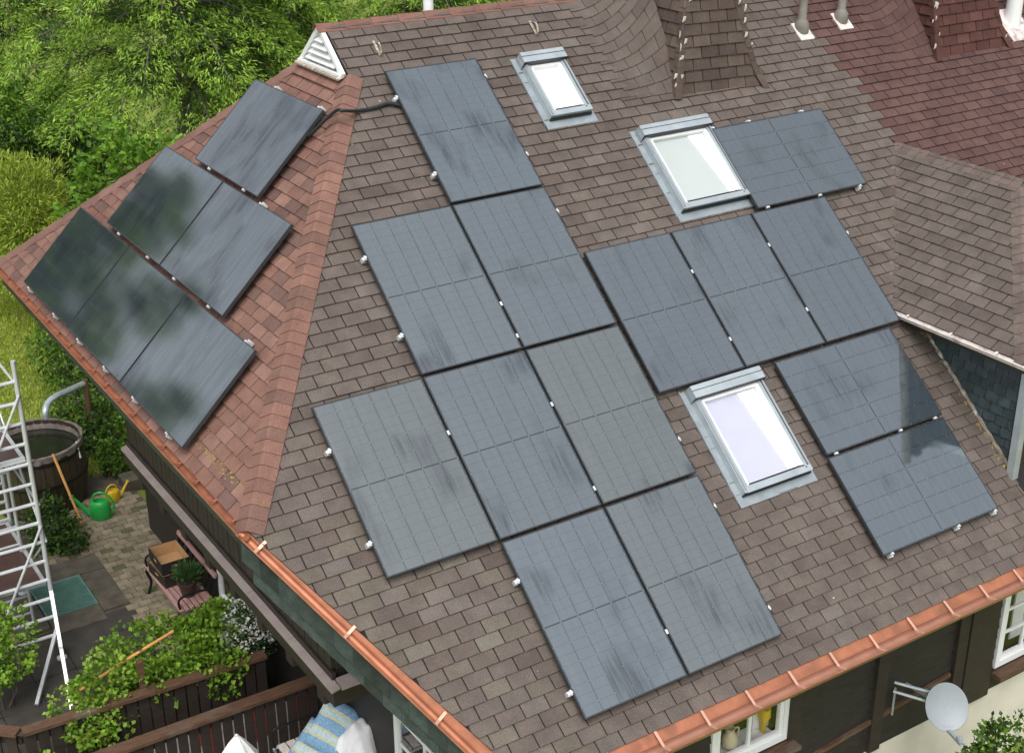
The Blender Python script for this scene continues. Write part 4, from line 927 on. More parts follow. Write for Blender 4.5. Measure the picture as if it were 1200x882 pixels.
for i, rc in enumerate(LRECT):
    row = 0 if i < 3 else 1 if i < 5 else 2
    panel(LEFTP, rc, True, True, LL[i], (CLB[i] if row == 0 else []) + ([('t', .86)] if i == 2 else []) + ([('t', .55)] if i == 4 else []) + ([('t', .3), ('t', .93)] if i == 5 else []), [('b', .25), ('b', .8)] if row else [])
# cable between both arrays
p0 = LEFTP.p(LRECT[5][1] + .0, LRECT[5][3] - .30, -.05); p9 = MAINP.p(PC + .02, 2 * RP - PHH * .24, -.06)
pts = [p0]; 
for px, o_ in (((392, 131), .1), ((402, 130), .09)): pts.append(Vector(onleft(px, -OFFL + o_ + .05)))
for px, o_ in (((418, 130), .06), ((440, 126), .04), ((455, 121), .05)): pts.append(Vector(onmain(px, -OFF + o_)))
pts.append(p9)
def smooth(pts, n=6):
    out = []; P = [pts[0]] + list(pts) + [pts[-1]]
    for i in range(1, len(P) - 2):
        for k in range(n):
            t_ = k / n; a, b_, c, d = P[i - 1], P[i], P[i + 1], P[i + 2]
            out.append(.5 * ((2 * b_) + (c - a) * t_ + (2 * a - 5 * b_ + 4 * c - d) * t_ ** 2 + (3 * b_ - a - 3 * c + d) * t_ ** 3))
    return out + [Vector(pts[-1])]
MB().tube(smooth(pts), .019, 8).build('solar_cable', M_['rubber'], smooth=True, label='black corrugated cable crossing the hip between two solar panels', cat='cable')
# downpipe into the vat
dpx = [Vector((XE - .07, 9.0, ze - .12))]
dp = MB(); q0 = Vector(aty((97, 450), 11.9)); q1 = Vector(aty((64, 465), 11.2)); q2 = Vector(aty((53, 482), 10.95))
dp.tube(smooth([q0, q0 * .35 + q1 * .65, q1, (q1 + q2) / 2 + Vector((-.04, 0, .02)), q2, q2 + Vector((0, 0, -.12))], 5), .055, 12); 
po = dp.build('downpipe', M_['zinc'], house, smooth=True); MB().tube([q0 + Vector((.05, .02, .06)), Vector((q0.x + .05, q0.y + .02, -6.02))], .05, 8).build('post', M_['brownwood'], po)
# ------------------------------------------------------------------ foliage helpers
def leafcloud(C, D, nl, ln, wd, spread, cols_, droop=0., jitter=.12, fold=.25, upb=.4, split=None):
    """C (n,3) clump centres, D (n,3) growth directions; nl leaves each. returns verts, faces, colours"""
    n = len(C); T = n * nl; c = np.repeat(C, nl, 0); d = np.repeat(D, nl, 0)
    d = d + rng.normal(0, spread, (T, 3)); d[:, 2] -= droop; d /= np.linalg.norm(d, axis=1)[:, None] + 1e-9
    c = c + rng.normal(0, jitter, (T, 3))
    nr = rng.normal(0, .5, (T, 3)); nr[:, 2] += upb + .4
    sd_ = np.cross(d, nr); sd_ /= np.linalg.norm(sd_, axis=1)[:, None] + 1e-9; nn = np.cross(sd_, d)
    s_ = rng.uniform(.65, 1.25, (T, 1)); l = ln * s_; w_ = wd * s_
    b_ = c; t_ = c + d * l; m_ = c + d * l * .45
    L_ = m_ - sd_ * w_ / 2 + nn * fold * w_; Rr = m_ + sd_ * w_ / 2 + nn * fold * w_
    V = np.stack([b_, Rr, t_, L_], 1).reshape(-1, 3)
    i = np.arange(T) * 4; F = np.concatenate([np.stack([i, i + 1, i + 2], 1), np.stack([i, i + 2, i + 3], 1)])
    pal = np.array(cols_); k = np.repeat(rng.integers(0, len(pal), n), nl); k2 = rng.integers(0, len(pal), T); pick = np.where(rng.random(T) < .5, k, k2)
    cc = pal[pick] * rng.uniform(.75, 1.25, (T, 1)); cc = np.repeat(cc, 4, 0)
    return V, F, cc
def npmesh(name, parts, mat, parent, label=None, cat=None, kind=None, group=None):
    Vs, Fs, Cs = [], [], []; b_ = 0
    for V, F, c in parts: Vs.append(V); Fs.append(F + b_); Cs.append(c); b_ += len(V)
    V = np.concatenate(Vs); F = np.concatenate(Fs); c = np.concatenate(Cs); lo, hi = V.min(0), V.max(0); off = np.array([(lo[0] + hi[0]) / 2, (lo[1] + hi[1]) / 2, lo[2]])
    me = bpy.data.meshes.new(name); me.vertices.add(len(V)); me.vertices.foreach_set('co', (V - off).astype(np.float32).ravel())
    me.loops.add(len(F) * 3); me.loops.foreach_set('vertex_index', F.astype(np.int32).ravel()); me.polygons.add(len(F)); me.polygons.foreach_set('loop_start', np.arange(len(F), dtype=np.int32) * 3)
    at = me.color_attributes.new('tint', 'FLOAT_COLOR', 'POINT'); at.data.foreach_set('color', np.concatenate([c, np.ones((len(c), 1))], 1).astype(np.float32).ravel())
    me.update(calc_edges=True); me.validate(); me.materials.append(mat)
    o = bpy.data.objects.new(name, me); col.objects.link(o); o.location = off; MW[o.name] = Matrix.Translation(Vector(off)); attach(o, parent); return props(o, label, cat, group, kind)
def blob(center, rad, n, inner=.25, lump=.22, lumps=9):
    """clump centres in an uneven ellipsoid shell with lobes"""
    d = rng.normal(0, 1, (n, 3)); d /= np.linalg.norm(d, axis=1)[:, None]
    lob = rng.normal(0, 1, (lumps, 3)); lob /= np.linalg.norm(lob, axis=1)[:, None]
    f = np.clip((d @ lob.T), 0, 1) ** 6; r_ = 1 - lump + 2 * lump * f.max(1); r_ *= np.where(rng.random(n) < inner, rng.uniform(.3, .9, n), rng.uniform(.85, 1.06, n))
    return np.array(center) + d * r_[:, None] * np.array(rad), d
G_BRIGHT = [(.20, .35, .03), (.25, .40, .045), (.15, .28, .025), (.11, .22, .02)]
G_MID = [(.07, .15, .018), (.09, .19, .02), (.055, .12, .018), (.11, .22, .025)]
G_DARK = [(.03, .07, .014), (.045, .09, .018), (.025, .055, .012)]
G_YEL = [(.38, .48, .06), (.32, .43, .055), (.44, .50, .09), (.25, .36, .05)]
def trunk(mb, base, top, r0, r1, bend=.15, n=6):
    base, top = Vector(base), Vector(top); k = Vector((random.uniform(-1, 1), random.uniform(-1, 1), 0)) * bend
    pts = [base.lerp(top, i / n) + k * math.sin(math.pi * i / n) for i in range(n + 1)]; mb.tube(pts, [r0 + (r1 - r0) * i / n for i in range(n + 1)], 8); return pts
def bush(name, base, blobs, nl, ln, wd, pal, label, cat='shrub', spread=.8, droop=.1, mat='leaf', stems=5, group=None, extra=None, kind=None):
    base = Vector(base); o = empty(name, base, label, cat, group); parts = []
    tb = MB()
    for c, r_, n in blobs:
        C, D = blob(c, r_, n, .3, .32, 8); parts.append(leafcloud(C, D, nl, ln, wd, spread, pal, droop, jitter=max(.03, ln * .6)))
        for k in range(stems):
            e = Vector(c) + Vector((random.uniform(-.6, .6) * r_[0], random.uniform(-.6, .6) * r_[1], random.uniform(-.2, .6) * r_[2])); s0 = base + Vector((random.uniform(-.15, .15), random.uniform(-.15, .15), 0)); trunk(tb, s0, e, .018, .006, .12, 4)
    tb.build('stems', M_['bark'], o); npmesh('foliage', parts, M_[mat], o)
    if extra: npmesh('blossom', extra, M_['petal'], o)
    return o
# ------------------------------------------------------------------ trees
def broadtree(name, base, h, crown, nl, ln, wd, pal, label, group='trees behind the house', spread=.7, droop=.25, limbs=7):
    base = Vector(base); o = empty(name, base, label, 'tree', group); tb = MB(); top = Vector(crown[0][0]); trunk(tb, base, top, .16, .06, .25)
    parts = []
    for c, r_, n in crown:
        for k in range(limbs):
            e = Vector(c) + Vector((random.uniform(-.8, .8) * r_[0], random.uniform(-.8, .8) * r_[1], random.uniform(-.5, .7) * r_[2])); s0 = base.lerp(top, random.uniform(.35, .9)); trunk(tb, s0, e, .05, .012, .2, 5)
        C, D = blob(c, r_, n, .3, .25, 14); parts.append(leafcloud(C, D, nl, ln, wd, spread, pal, droop, jitter=.14))
    tb.build('trunk', M_['bark'], o, smooth=True); npmesh('crown', parts, M_['leaf'], o); return o
def conifer(name, base, h, r0, label, seed, z0=.8, dens=1.0, group='trees behind the house'):
    """whorls of drooping limbs; every limb carries sprays, with lime young shoots at the tips"""
    rg = random.Random(seed); base = Vector(base); o = empty(name, base, label, 'tree', group); tb = MB(); trunk(tb, base, base + Vector((0, 0, h)), .24, .03, .1, 8)
    old, young = [], []; z = z0
    while z < h - .3:
        f = (z - z0) / (h - z0); rad = r0 * (1 - f) ** .75 * rg.uniform(.85, 1.1); nb = max(5, int(9 * (1 - f * .4))); a0 = rg.uniform(0, 6.28)
        for k in range(nb):
            a = a0 + 6.283 * k / nb + rg.uniform(-.25, .25); L_ = rad * rg.uniform(.75, 1.15); d = Vector((math.cos(a), math.sin(a), 0)); p0 = base + Vector((0, 0, z + rg.uniform(-.15, .15)))
            pts = [p0 + d * L_ * t_ + Vector((0, 0, .28 * L_ * math.sin(t_ * 2.2) - .42 * L_ * t_ ** 2)) for t_ in (0, .25, .5, .75, 1)]
            tb.tube(pts, [.035, .028, .02, .014, .006], 5, False)
            sx = Vector((-d.y, d.x, 0))
            for t_ in np.arange(.22, 1.03, .20 / max(L_, .6)):
                i = min(3, int(t_ * 4)); q = pts[i].lerp(pts[i + 1], min(1.1, t_ * 4 - i)); wdt = .12 + .30 * math.sin(min(1, t_) * 2.6) * min(1, L_ / 1.6)
                for s_ in (-1, 1):
                    for m_ in range(3):
                        ww = wdt * (m_ + .5) / 2.2; c = q + sx * s_ * ww + d * ww * .35 + Vector((0, 0, -.18 * ww + rg.uniform(-.05, .05)))
                        dirv = (d * .7 + sx * s_ * .6 + Vector((0, 0, -.25)))
                        (young if (m_ == 2 or t_ > .72) and rg.random() < .85 else old).append((tuple(c), tuple(dirv)))
        z += rg.uniform(.46, .62) / dens
    parts = []
    for lst, pal, nl, ln, wd in ((old, [(.045, .09, .018), (.035, .075, .016), (.055, .11, .02)], 14, .11, .026), (young, [(.27, .42, .045), (.34, .50, .07), (.21, .36, .04), (.12, .23, .03)], 30, .11, .026)):
        if lst:
            C = np.array([q[0] for q in lst]); D = np.array([q[1] for q in lst]); parts.append(leafcloud(C, D, nl, ln, wd, .48, pal, .14, jitter=.065, fold=.15))
    tb.build('trunk', M_['bark'], o, smooth=True); npmesh('crown', parts, M_['needle'], o); return o
conifer('fir_tree', (3.4, 15.2, -6), 14.0, 2.9, 'tall fir with bright lime drooping shoots behind the hip roof', 3, z0=5.3)
conifer('fir_tree', (3.0, 27.5, -6), 13.0, 3.8, 'tall fir with drooping lime shoots at the garden corner behind the leafy tree', 5, z0=3.6)
conifer('fir_tree', (6.2, 16.6, -6), 12.5, 2.8, 'fir with lime shoots rising behind the little gable vent', 8)
conifer('fir_tree', (10.4, 17.8, -6), 12.0, 2.8, 'fir with lime shoots seen over the ridge behind the flue cap', 11)
conifer('fir_tree', (.4, 28.5, -6), 14.5, 3.2, 'dark tall fir standing at the far end of the lawn', 12)
conifer('fir_tree', (7.6, 21.5, -6), 14.5, 3.0, 'dark fir in the back row beyond the gable vent', 14)
conifer('fir_tree', (14.5, 20.5, -6), 13, 3.0, 'fir far along the ridge behind the chimneys', 15)
for (x_, y_, h_, sd_) in ((-5.4, 19.0, 13.0, 21), (-7.2, 17.2, 12.0, 22), (-8.8, 15.6, 11.0, 23), (-3.9, 20.5, 13.8, 24), (-6.4, 19.6, 13.0, 25)):
    conifer('fir_tree', (x_, y_, -6), h_, 3.1, 'fir across the lawn, seen only as a dark reflection in the hip roof panels', sd_, dens=.95, group='firs mirrored in the panels')
lt = aty((45, 145), 24.0); broadtree('leafy_tree', (lt[0] + .2, 24.0, -6), 5, [((lt[0], 24.0, lt[2]), (2.0, 1.4, 1.25), 620), ((lt[0] - 1.5, 24.3, lt[2] - .6), (1.4, 1.2, 1.2), 330)], 9, .17, .085, [(.10, .21, .022), (.13, .26, .025), (.17, .31, .03), (.08, .17, .02)], 'small leafy green tree with bare grey branches under its crown')
bush('hazel_bush', (1.3, 12.0, -6), [((1.35, 12.2, -2.2), (1.15, .8, 1.5), 640), ((.75, 12.4, -2.6), (.7, .6, 1.0), 260)], 8, .12, .095, [(.14, .28, .022), (.19, .34, .03), (.09, .20, .02)], 'round leaved bright green bush right behind the hip roof', spread=.6, droop=.3)
tb_ = aty((30, 250), 18.6); bush('thuja_bush', (tb_[0], 18.6, -6), [((tb_[0], 18.6, tb_[2]), (.86, .85, .95), 1000), ((tb_[0], 18.6, tb_[2] - .8), (.9, .8, .8), 300)], 20, .13, .024, G_YEL, 'yellow green feathery rounded thuja on the lawn beyond the hip eave', spread=.55, droop=-.2, mat='needle')
bush('shade_bush', (2.4, 22.6, -6), [((2.9, 22.6, -4.5), (2.3, .8, 1.9), 620), ((.6, 22.9, -4.8), (1.5, .7, 1.2), 380)], 8, .16, .075, G_DARK, 'dark hedge bush added as the shade behind the yellow green thuja')  # added backdrop; its dark leaves stand in for the shade behind the thuja
bush('lawn_shrub', (.35, 13.6, -6), [((.2, 13.7, -4.9), (.55, .5, .8), 170), ((.6, 13.2, -5.3), (.5, .5, .6), 130), ((.1, 14.6, -5.0), (.4, .4, .7), 90)], 8, .10, .055, G_MID, 'loose leafy shrub on the lawn beside the copper gutter', stems=6)
bush('garden_shrub', (.3, 11.8, -6), [((.25, 11.7, -5.55), (.6, .6, .5), 200), ((-.1, 12.3, -5.6), (.6, .5, .45), 170)], 8, .09, .055, G_MID + G_DARK, 'low dark green shrubs behind the wooden vat')
bush('garden_shrub', (-.05, 10.9, -6), [((.1, 10.95, -5.75), (.4, .3, .3), 110)], 8, .08, .05, G_MID, 'small leafy plant between vat and stone step')
bush('garden_shrub', (-1.55, 9.35, -6), [((-1.6, 9.35, -5.72), (.45, .45, .35), 190), ((-1.45, 8.95, -5.85), (.3, .25, .2), 70)], 9, .075, .045, G_DARK + G_MID[:2], 'dark leafy shrub in front of the wooden vat beside the scaffold')
bush('currant_bush', (-1.35, 4.25, -6), [((-1.35, 4.3, -5.15), (.85, .5, .55), 330), ((-.75, 4.2, -4.95), (.5, .4, .45), 170), ((-1.7, 3.75, -5.05), (.5, .22, .35), 120), ((-1.05, 3.55, -5.15), (.35, .15, .3), 100)], 9, .066, .06, G_BRIGHT, 'bright green currant bush under the long pole behind the fence', spread=.7, droop=.1)
bush('vine', (-2.55, 3.9, -6), [((-2.55, 3.75, -5.1), (.5, .3, .5), 230), ((-2.15, 4.2, -5.2), (.3, .3, .55), 150), ((-2.7, 3.45, -5.25), (.3, .15, .25), 50)], 9, .062, .055, G_BRIGHT + [(.24, .30, .05)], 'yellow green vine spilling over the fence at the scaffold foot')
bush('vine', (-3.35, 5.6, -6), [((-3.3, 5.5, -5.05), (.42, .4, .75), 280)], 9, .062, .055, G_BRIGHT, 'bright green bush growing beside the scaffold leg on the path')
bush('vine', (-3.45, 3.0, -6), [((-3.4, 3.0, -5.35), (.25, .2, .2), 40)], 8, .08, .07, G_BRIGHT, 'small green sprig beside the fence corner')
Cf, Df = blob((-.52, 3.85, -4.85), (.36, .28, .36), 150, .1)
bush('flowering_bush', (-.5, 3.9, -6), [((-.5, 3.9, -5.05), (.42, .3, .5), 170)], 9, .06, .035, G_DARK + [(.07, .11, .04)], 'white flowering bush behind the fence at the house wall', extra=[leafcloud(Cf, Df, 7, .045, .045, .9, [(.8, .8, .78), (.7, .72, .7), (.75, .75, .65)], 0, jitter=.035)])
bush('rose_bush', (5.1, -3.15, -6), [((5.2, -3.15, -4.7), (.40, .35, .62), 200), ((4.75, -3.25, -4.75), (.3, .25, .5), 90), ((5.1, -3.2, -5.4), (.5, .4, .6), 120)], 9, .06, .042, G_MID + G_DARK + G_BRIGHT[:1], 'green leafy bush against the cream wall beside the satellite dish')
# lawn blades
def grass():
    n = 52000; x = rng.uniform(-3.5, 4.5, n); y = rng.uniform(11.0, 22, n); C = np.stack([x, y, np.full(n, -6.05)], 1); D = np.tile(np.array([[0, 0, 1.]]), (n, 1))
    V, F, c = leafcloud(C, D, 1, .11, .022, .55, [(.31, .41, .035), (.37, .46, .05), (.23, .33, .03), (.40, .44, .08)], 0, jitter=.02, fold=.1)
    npmesh('grass', [(V, F, c)], M_['leaf'], None, label='short yellow green lawn grass behind the house', cat='grass', kind='stuff')
grass()
# ------------------------------------------------------------------ fences
def fence(name, a, b_, ztop, nb, label, slatw, capw=.16, backs=False):
    a, b_ = Vector((*a, 0)), Vector((*b_, 0)); d = (b_ - a); L_ = d.length; d.normalize(); s_ = Vector((-d.y, d.x, 0)); o = empty(name, ((a.x + b_.x) / 2, (a.y + b_.y) / 2, -6), label, 'fence')
    A = Vector((a.x, a.y, ztop)); B = Vector((b_.x, b_.y, ztop)); MB().bar(A - Vector((0, 0, .02)), B - Vector((0, 0, .02)), capw, .045).build('top_board', M_['brownwood'], o)
    MB().bar(A + s_ * .05 - Vector((0, 0, .18)), B + s_ * .05 - Vector((0, 0, .18)), .04, .09).build('rail', M_['darkwood'], o); MB().bar(A + s_ * .05 - Vector((0, 0, .8)), B + s_ * .05 - Vector((0, 0, .8)), .04, .09).build('rail', M_['darkwood'], o)
    p = L_ / nb
    for k in range(nb):
        q = A + d * (k * p + p / 2); MB().bar(q + Vector((0, 0, -.05)), q + Vector((0, 0, -.97)), slatw, .025, d.cross(Vector((0, 0, 1)))).build('slat', M_['darkwood'], o)
        if backs and k < nb - 1:
            q2 = A + d * ((k + 1) * p) + s_ * .022; zt_ = random.uniform(-.16, -.22); c = M_['red'] if random.random() < .55 else M_['whitedirty']; zm = random.uniform(-.35, -.7)
            MB().bar(q2 + Vector((0, 0, zt_)), q2 + Vector((0, 0, zm)), .03, .012, d.cross(Vector((0, 0, 1)))).build('strip', c, o)
            MB().bar(q2 + Vector((0, 0, zm - .003)), q2 + Vector((0, 0, -.95)), .028, .012, d.cross(Vector((0, 0, 1)))).build('strip', M_['whitedirty'], o)
    return o
fence('wooden_fence', (-3.35, 2.69), (WX - .03, 2.64), -5.0, 23, 'dark slat fence with brown top board running to the house wall', .115, .17, True)
fence('wooden_fence', (-3.48, 3.60), (WX - .35, 3.44), -5.0, 20, 'dark board fence behind the slat fence, overgrown by the currant bush', .128, .15)
fence('wooden_fence', (-4.6, 4.6), (-3.52, 3.62), -5.0, 7, 'short dark board fence bending away at the path corner', .128, .15)
MB().bar((-2.02, 3.62, -6.0), (-2.02, 3.62, -4.62), .07, .07, (0, 1, 0)).build('fence_post', M_['brownwood'], label='brown wooden post carrying the long varnished pole', cat='post')
a, b_ = Vector(atz((89, 811), -4.85)), Vector(atz((203, 739), -4.62)); MB().tube([a, a.lerp(b_, .5) + Vector((0, 0, .012)), b_], .019, 8).build('wooden_pole', M_['bamboo'], smooth=True, label='long varnished pole lying across the currant bush', cat='pole')
# ------------------------------------------------------------------ scaffold
def scaffold():
    x1, x0, y0, y1, zb = -2.36, -3.1, 6.2, 8.1, -5.95; zt_ = -1.55; o = empty('scaffold', ((x0 + x1) / 2, (y0 + y1) / 2, -6), 'aluminium mobile scaffold tower with brown plywood decks beside the house', 'scaffold')
    r_ = .031
    for x in (x0, x1):
        for y in (y0, y1):
            MB().tube([(x, y, zb + .12), (x, y, zt_)], r_, 10).build('post', M_['alu'], o, smooth=True); MB().lathe((x, y, -6.0), [(.07, 0), (.07, .02), (.02, .03), (.02, .13)], 12).build('foot', M_['alu'], o)
    for y in (y0, y1):
        z = zb + .35
        while z < zt_: MB().tube([(x0, y, z), (x1, y, z)], .025, 8).build('rung', M_['alu'], o, smooth=True); z += .29
    for x in (x0 + .1, x1 - .1): MB().tube([(x, 7.15, -5.9), (x, 7.15, -2.1)], .024, 8).build('ladder_rail', M_['alu'], o, smooth=True)
    z = -5.75
    while z < -2.1:
        if min(abs(z + 4.75), abs(z + 2.9)) > .08: MB().tube([(x0 + .1, 7.15, z), (x1 - .1, 7.15, z)], .019, 8).build('rung', M_['alu'], o, smooth=True)
        z += .28
    def brace(a, b_): MB().tube([a, b_], .018, 8).build('brace', M_['alu'], o, smooth=True)
    for x, s_ in ((x1 + .04, 1), (x0 - .04, -1)):
        zs = [-5.7, -4.15, -2.6]
        for i in range(2): brace((x, y0 if i % 2 else y1, zs[i]), (x, y1 if i % 2 else y0, zs[i + 1]))
    for z in (-5.6, -4.1, -3.6, -2.4, -1.95): brace((x1 + .03, y0, z), (x1 + .03, y1, z)) if z in (-3.6, -1.95) else brace((x0 - .03, y0, z), (x0 - .03, y1, z))
    brace((x0, y0 - .04, -5.3), (x1, y0 - .04, -3.9)); brace((x0, y0 - .04, -3.4), (x1, y0 - .04, -2.0))
    for z in (-4.75, -2.9):
        f = MB()
        f.box(x0 + .04, x0 + .09, y0 + .03, y1 - .03, z - .06, z); f.box(x1 - .09, x1 - .04, y0 + .03, y1 - .03, z - .06, z); f.box(x0 + .09, x1 - .09, y0 + .03, y0 + .08, z - .06, z); f.box(x0 + .09, x1 - .09, y1 - .08, y1 - .03, z - .06, z)
        d = f.build('deck_frame', M_['alu'], o)
        for a, b_ in ((y0 + .085, (y0 + y1) / 2 - .006), ((y0 + y1) / 2 + .006, y1 - .085)): MB().box(x0 + .094, x1 - .094, a, b_, z - .018, z + .006).build('deck_board', M_['plywood'], d)
    # spread stabiliser
    for a, b_ in (((x1, y0, -4.9), (x1 - .25, y0 - 1.25, -5.95)), ((x1 - .13, y0 - .64, -5.4), (x1, y0, -5.7)), ((x1, y0, -5.5), (x1 - .6, y0 - .9, -5.95))): MB().bar(a, b_, .045, .04).build('outrigger', M_['alu'], o)
scaffold()
# ------------------------------------------------------------------ vat
def vat():
    c = Vector((-1.3, 10.75, -6)); o = empty('water_vat', c, 'large old wooden vat full of dark water under the downpipe', 'vat'); n = 34; h = 1.1; ra, rb = .70, .76
    for k in range(n):
        a0, a1 = 6.2832 * k / n + .006, 6.2832 * (k + 1) / n - .006; P = []
        for z, r_ in ((0, ra), (h * .5, rb + .03), (h + random.uniform(-.01, .01), rb)):
            for a in (a0, a1): P += [c + Vector((math.cos(a) * r_, math.sin(a) * r_, z)), c + Vector((math.cos(a) * (r_ - .045), math.sin(a) * (r_ - .045), z))]
        F = []
        for i in (0, 4): F += [(i, i + 2, i + 6, i + 4), (i + 3, i + 1, i + 5, i + 7), (i + 1, i, i + 4, i + 5), (i + 2, i + 3, i + 7, i + 6)]
        F += [(8, 10, 11, 9), (0, 1, 3, 2)]
        MB().add(P, F).build('stave', M_['vatwood'], o)
    for z, r_ in ((.18, .727), (.55, .80), (.95, .783)): MB().lathe(c + Vector((0, 0, z)), [(r_ - .012, 0), (r_, 0), (r_, .045), (r_ - .012, .045)], 40, closed=True).build('hoop', M_['iron'], o, smooth=True)
    MB().lathe(c + Vector((0, 0, h - .16)), [(rb - .05, -.01), (rb - .05, 0), (.001, .0)], 40).build('water', M_['water'], o)
    li = MB(); 
    P = []; F = []; m_ = 60
    for k in range(m_):
        a = 6.2832 * k / m_; w_ = random.uniform(-.014, .014)
        for r_, z in ((rb + .012, h - .10 + w_ * 3), (rb + .016 + w_, h + .008), (rb - .03, h + .012 + w_ * .5), (rb - .056, h - .15)): P.append(c + Vector((math.cos(a) * r_, math.sin(a) * r_, z)))
    for k in range(m_):
        k2 = (k + 1) % m_
        for i in range(3): F.append((k * 4 + i, k2 * 4 + i, k2 * 4 + i + 1, k * 4 + i + 1))
    li.add(P, F).build('liner', M_['liner'], o)
    MB().tube([c + Vector((.55, -.5, h + .02)), c + Vector((.57, -.55, h - .25))], .014, 6).build('hook', M_['white'], o)
vat()
a, b_ = Vector(atz((62, 532), -4.84)), Vector(atz((96, 613), -5.98)); MB().tube([b_, a], .022, 8).build('broom_stick', M_['bamboo'], smooth=True, label='long wooden stick leaning against the wooden vat', cat='stick')
# ------------------------------------------------------------------ watering cans
def can(base, s_, rot, mat, label, name='watering_can'):
    o = empty(name, base, label, 'watering can'); B = Vector(base); rm = Matrix.Rotation(rot, 3, 'Z')
    def P(x, y, z): return B + rm @ Vector((x * s_, y * s_, z * s_))
    body = MB(); n = 20; pf_ = [(.13, .10, 0), (.145, .112, .02), (.145, .112, .20), (.13, .10, .255), (.10, .08, .275), (.085, .065, .275), (.08, .06, .24)]
    V = []; F = []
    for rx, ry, z in pf_:
        for k in range(n): a = 6.2832 * k / n; V.append(P(rx * math.cos(a), ry * math.sin(a), z))
    for i in range(len(pf_) - 1):
        for k in range(n): k2 = (k + 1) % n; F.append((i * n + k, i * n + k2, (i + 1) * n + k2, (i + 1) * n + k))
    F.append(tuple(range(n))[::-1]); F.append(tuple((len(pf_) - 1) * n + k for k in range(n))); body.add(V, F).build('body', mat, o, smooth=True)
    MB().tube(smooth([P(-.12, 0, .05), P(-.2, 0, .12), P(-.3, 0, .26), P(-.36, 0, .33)], 4), [.035 * s_ - .0009 * s_ * i for i in range(13)], 10).build('spout', mat, o, smooth=True)
    MB().lathe(P(-.36, 0, .33), [(.02 * s_, -.01), (.045 * s_, .02), (.045 * s_, .03)], 12, rm @ Vector((-.6, 0, .7))).build('rose', mat, o, smooth=True)
    MB().tube(smooth([P(-.09, 0, .26), P(-.07, 0, .36), P(.03, 0, .40), P(.13, 0, .34), P(.19, 0, .2), P(.15, 0, .07)], 5), .016 * s_, 8).build('handle', mat, o, smooth=True)
can((-.68, 9.62, -6), 1.15, -.5, M_['green'], 'bright green plastic watering can on the paved patio')
can((-.33, 10.05, -6), .75, 3.3, M_['yellow'], 'small yellow plastic watering can behind the green one')
# ------------------------------------------------------------------ bench and what is on it
def bench():
    y0, y1 = 5.68, 7.12; o = empty('garden_bench', (-.5, 6.4, -6), 'old garden bench with black iron ends and faded red slats', 'bench')
    for y in (y0 + .06, y1 - .06):
        m = MB(); m.tube(smooth([Vector((-.82, y, -5.99)), Vector((-.76, y, -5.8)), Vector((-.80, y, -5.58)), Vector((-.55, y, -5.56)), Vector((-.36, y, -5.58)), Vector((-.24, y, -5.14))], 5), .022, 8); m.tube(smooth([Vector((-.36, y, -5.58)), Vector((-.38, y, -5.8)), Vector((-.27, y, -5.99))], 5), .022, 8); m.tube(smooth([Vector((-.78, y, -5.58)), Vector((-.80, y, -5.40)), Vector((-.66, y, -5.34)), Vector((-.32, y, -5.36))], 5), .017, 8); m.build('leg', M_['iron'], o, smooth=True)
    for k in range(6): MB().box(-.82 + k * .078, -.82 + k * .078 + .06, y0, y1, -5.555, -5.53).build('seat_slat', M_['slatpink'], o)
    b_ = Vector((-.36, 0, -5.52)); t_ = Vector((-.235, 0, -5.14)); d = t_ - b_
    MB().obox(Vector((-.253, y0, -5.19)), (0, y1 - y0, 0), (.02, 0, .065), (-.03, 0, .01)).build('top_rail', M_['slatpink'], o); MB().obox(Vector((-.36, y0, -5.50)), (0, y1 - y0, 0), (.014, 0, .045), (-.03, 0, .01)).build('lower_rail', M_['slatpink'], o)
    for k in range(14):
        y = y0 + .06 + k * (y1 - y0 - .12) / 13; MB().bar(b_ + Vector((0, y, .05)), t_ + Vector((-.02, y + (.09 if k % 2 else -.09) * (0 < k < 13), -.04)), .016, .012, (1, 0, 0)).build('lattice_bar', M_['iron'], o)
bench()
def tray(c, l, w_, h, rot, label, lid=False):
    o = empty('cardboard_box', c, label, 'box'); B = Vector(c); rm = Matrix.Rotation(rot, 3, 'Z')
    def bx(nm, x0, x1, y0, y1, z0, z1, mat): MB().obox(B + rm @ Vector((x0, y0, z0)), rm @ Vector((x1 - x0, 0, 0)), rm @ Vector((0, y1 - y0, 0)), (0, 0, z1 - z0)).build(nm, mat, o)
    t_ = .006
    bx('base', -l / 2, l / 2, -w_ / 2, w_ / 2, 0, .008, M_['card'])
    for nm, a in (('side', (-l / 2, l / 2, -w_ / 2, -w_ / 2 + t_)), ('side', (-l / 2, l / 2, w_ / 2 - t_, w_ / 2)), ('end', (-l / 2, -l / 2 + t_, -w_ / 2 + t_, w_ / 2 - t_)), ('end', (l / 2 - t_, l / 2, -w_ / 2 + t_, w_ / 2 - t_))):
        x0, x1, y0, y1 = a; bx(nm, x0, x1, y0, y1, .009, h, M_['cardblack'])
        k = .004
        if nm == 'side': yy = (y0 + t_ + .001, y0 + t_ + k) if y0 < 0 else (y0 - k, y0 - .001); bx('inner_' + nm, x0 + t_ * 1.5, x1 - t_ * 1.5, yy[0], yy[1], .01, h - .004, M_['card'])
        else: xx = (x0 + t_ + .001, x0 + t_ + k) if x0 < 0 else (x0 - k, x0 - .001); bx('inner_' + nm, xx[0], xx[1], y0 + .006, y1 - .006, .01, h - .004, M_['card'])
    bx('handle_slot', -.05, .05, -w_ / 2 - .002, -w_ / 2 + .0, h * .55, h * .72, M_['card']); bx('handle_slot', -l / 2 - .002, -l / 2, -.05, .05, h * .55, h * .72, M_['card'])
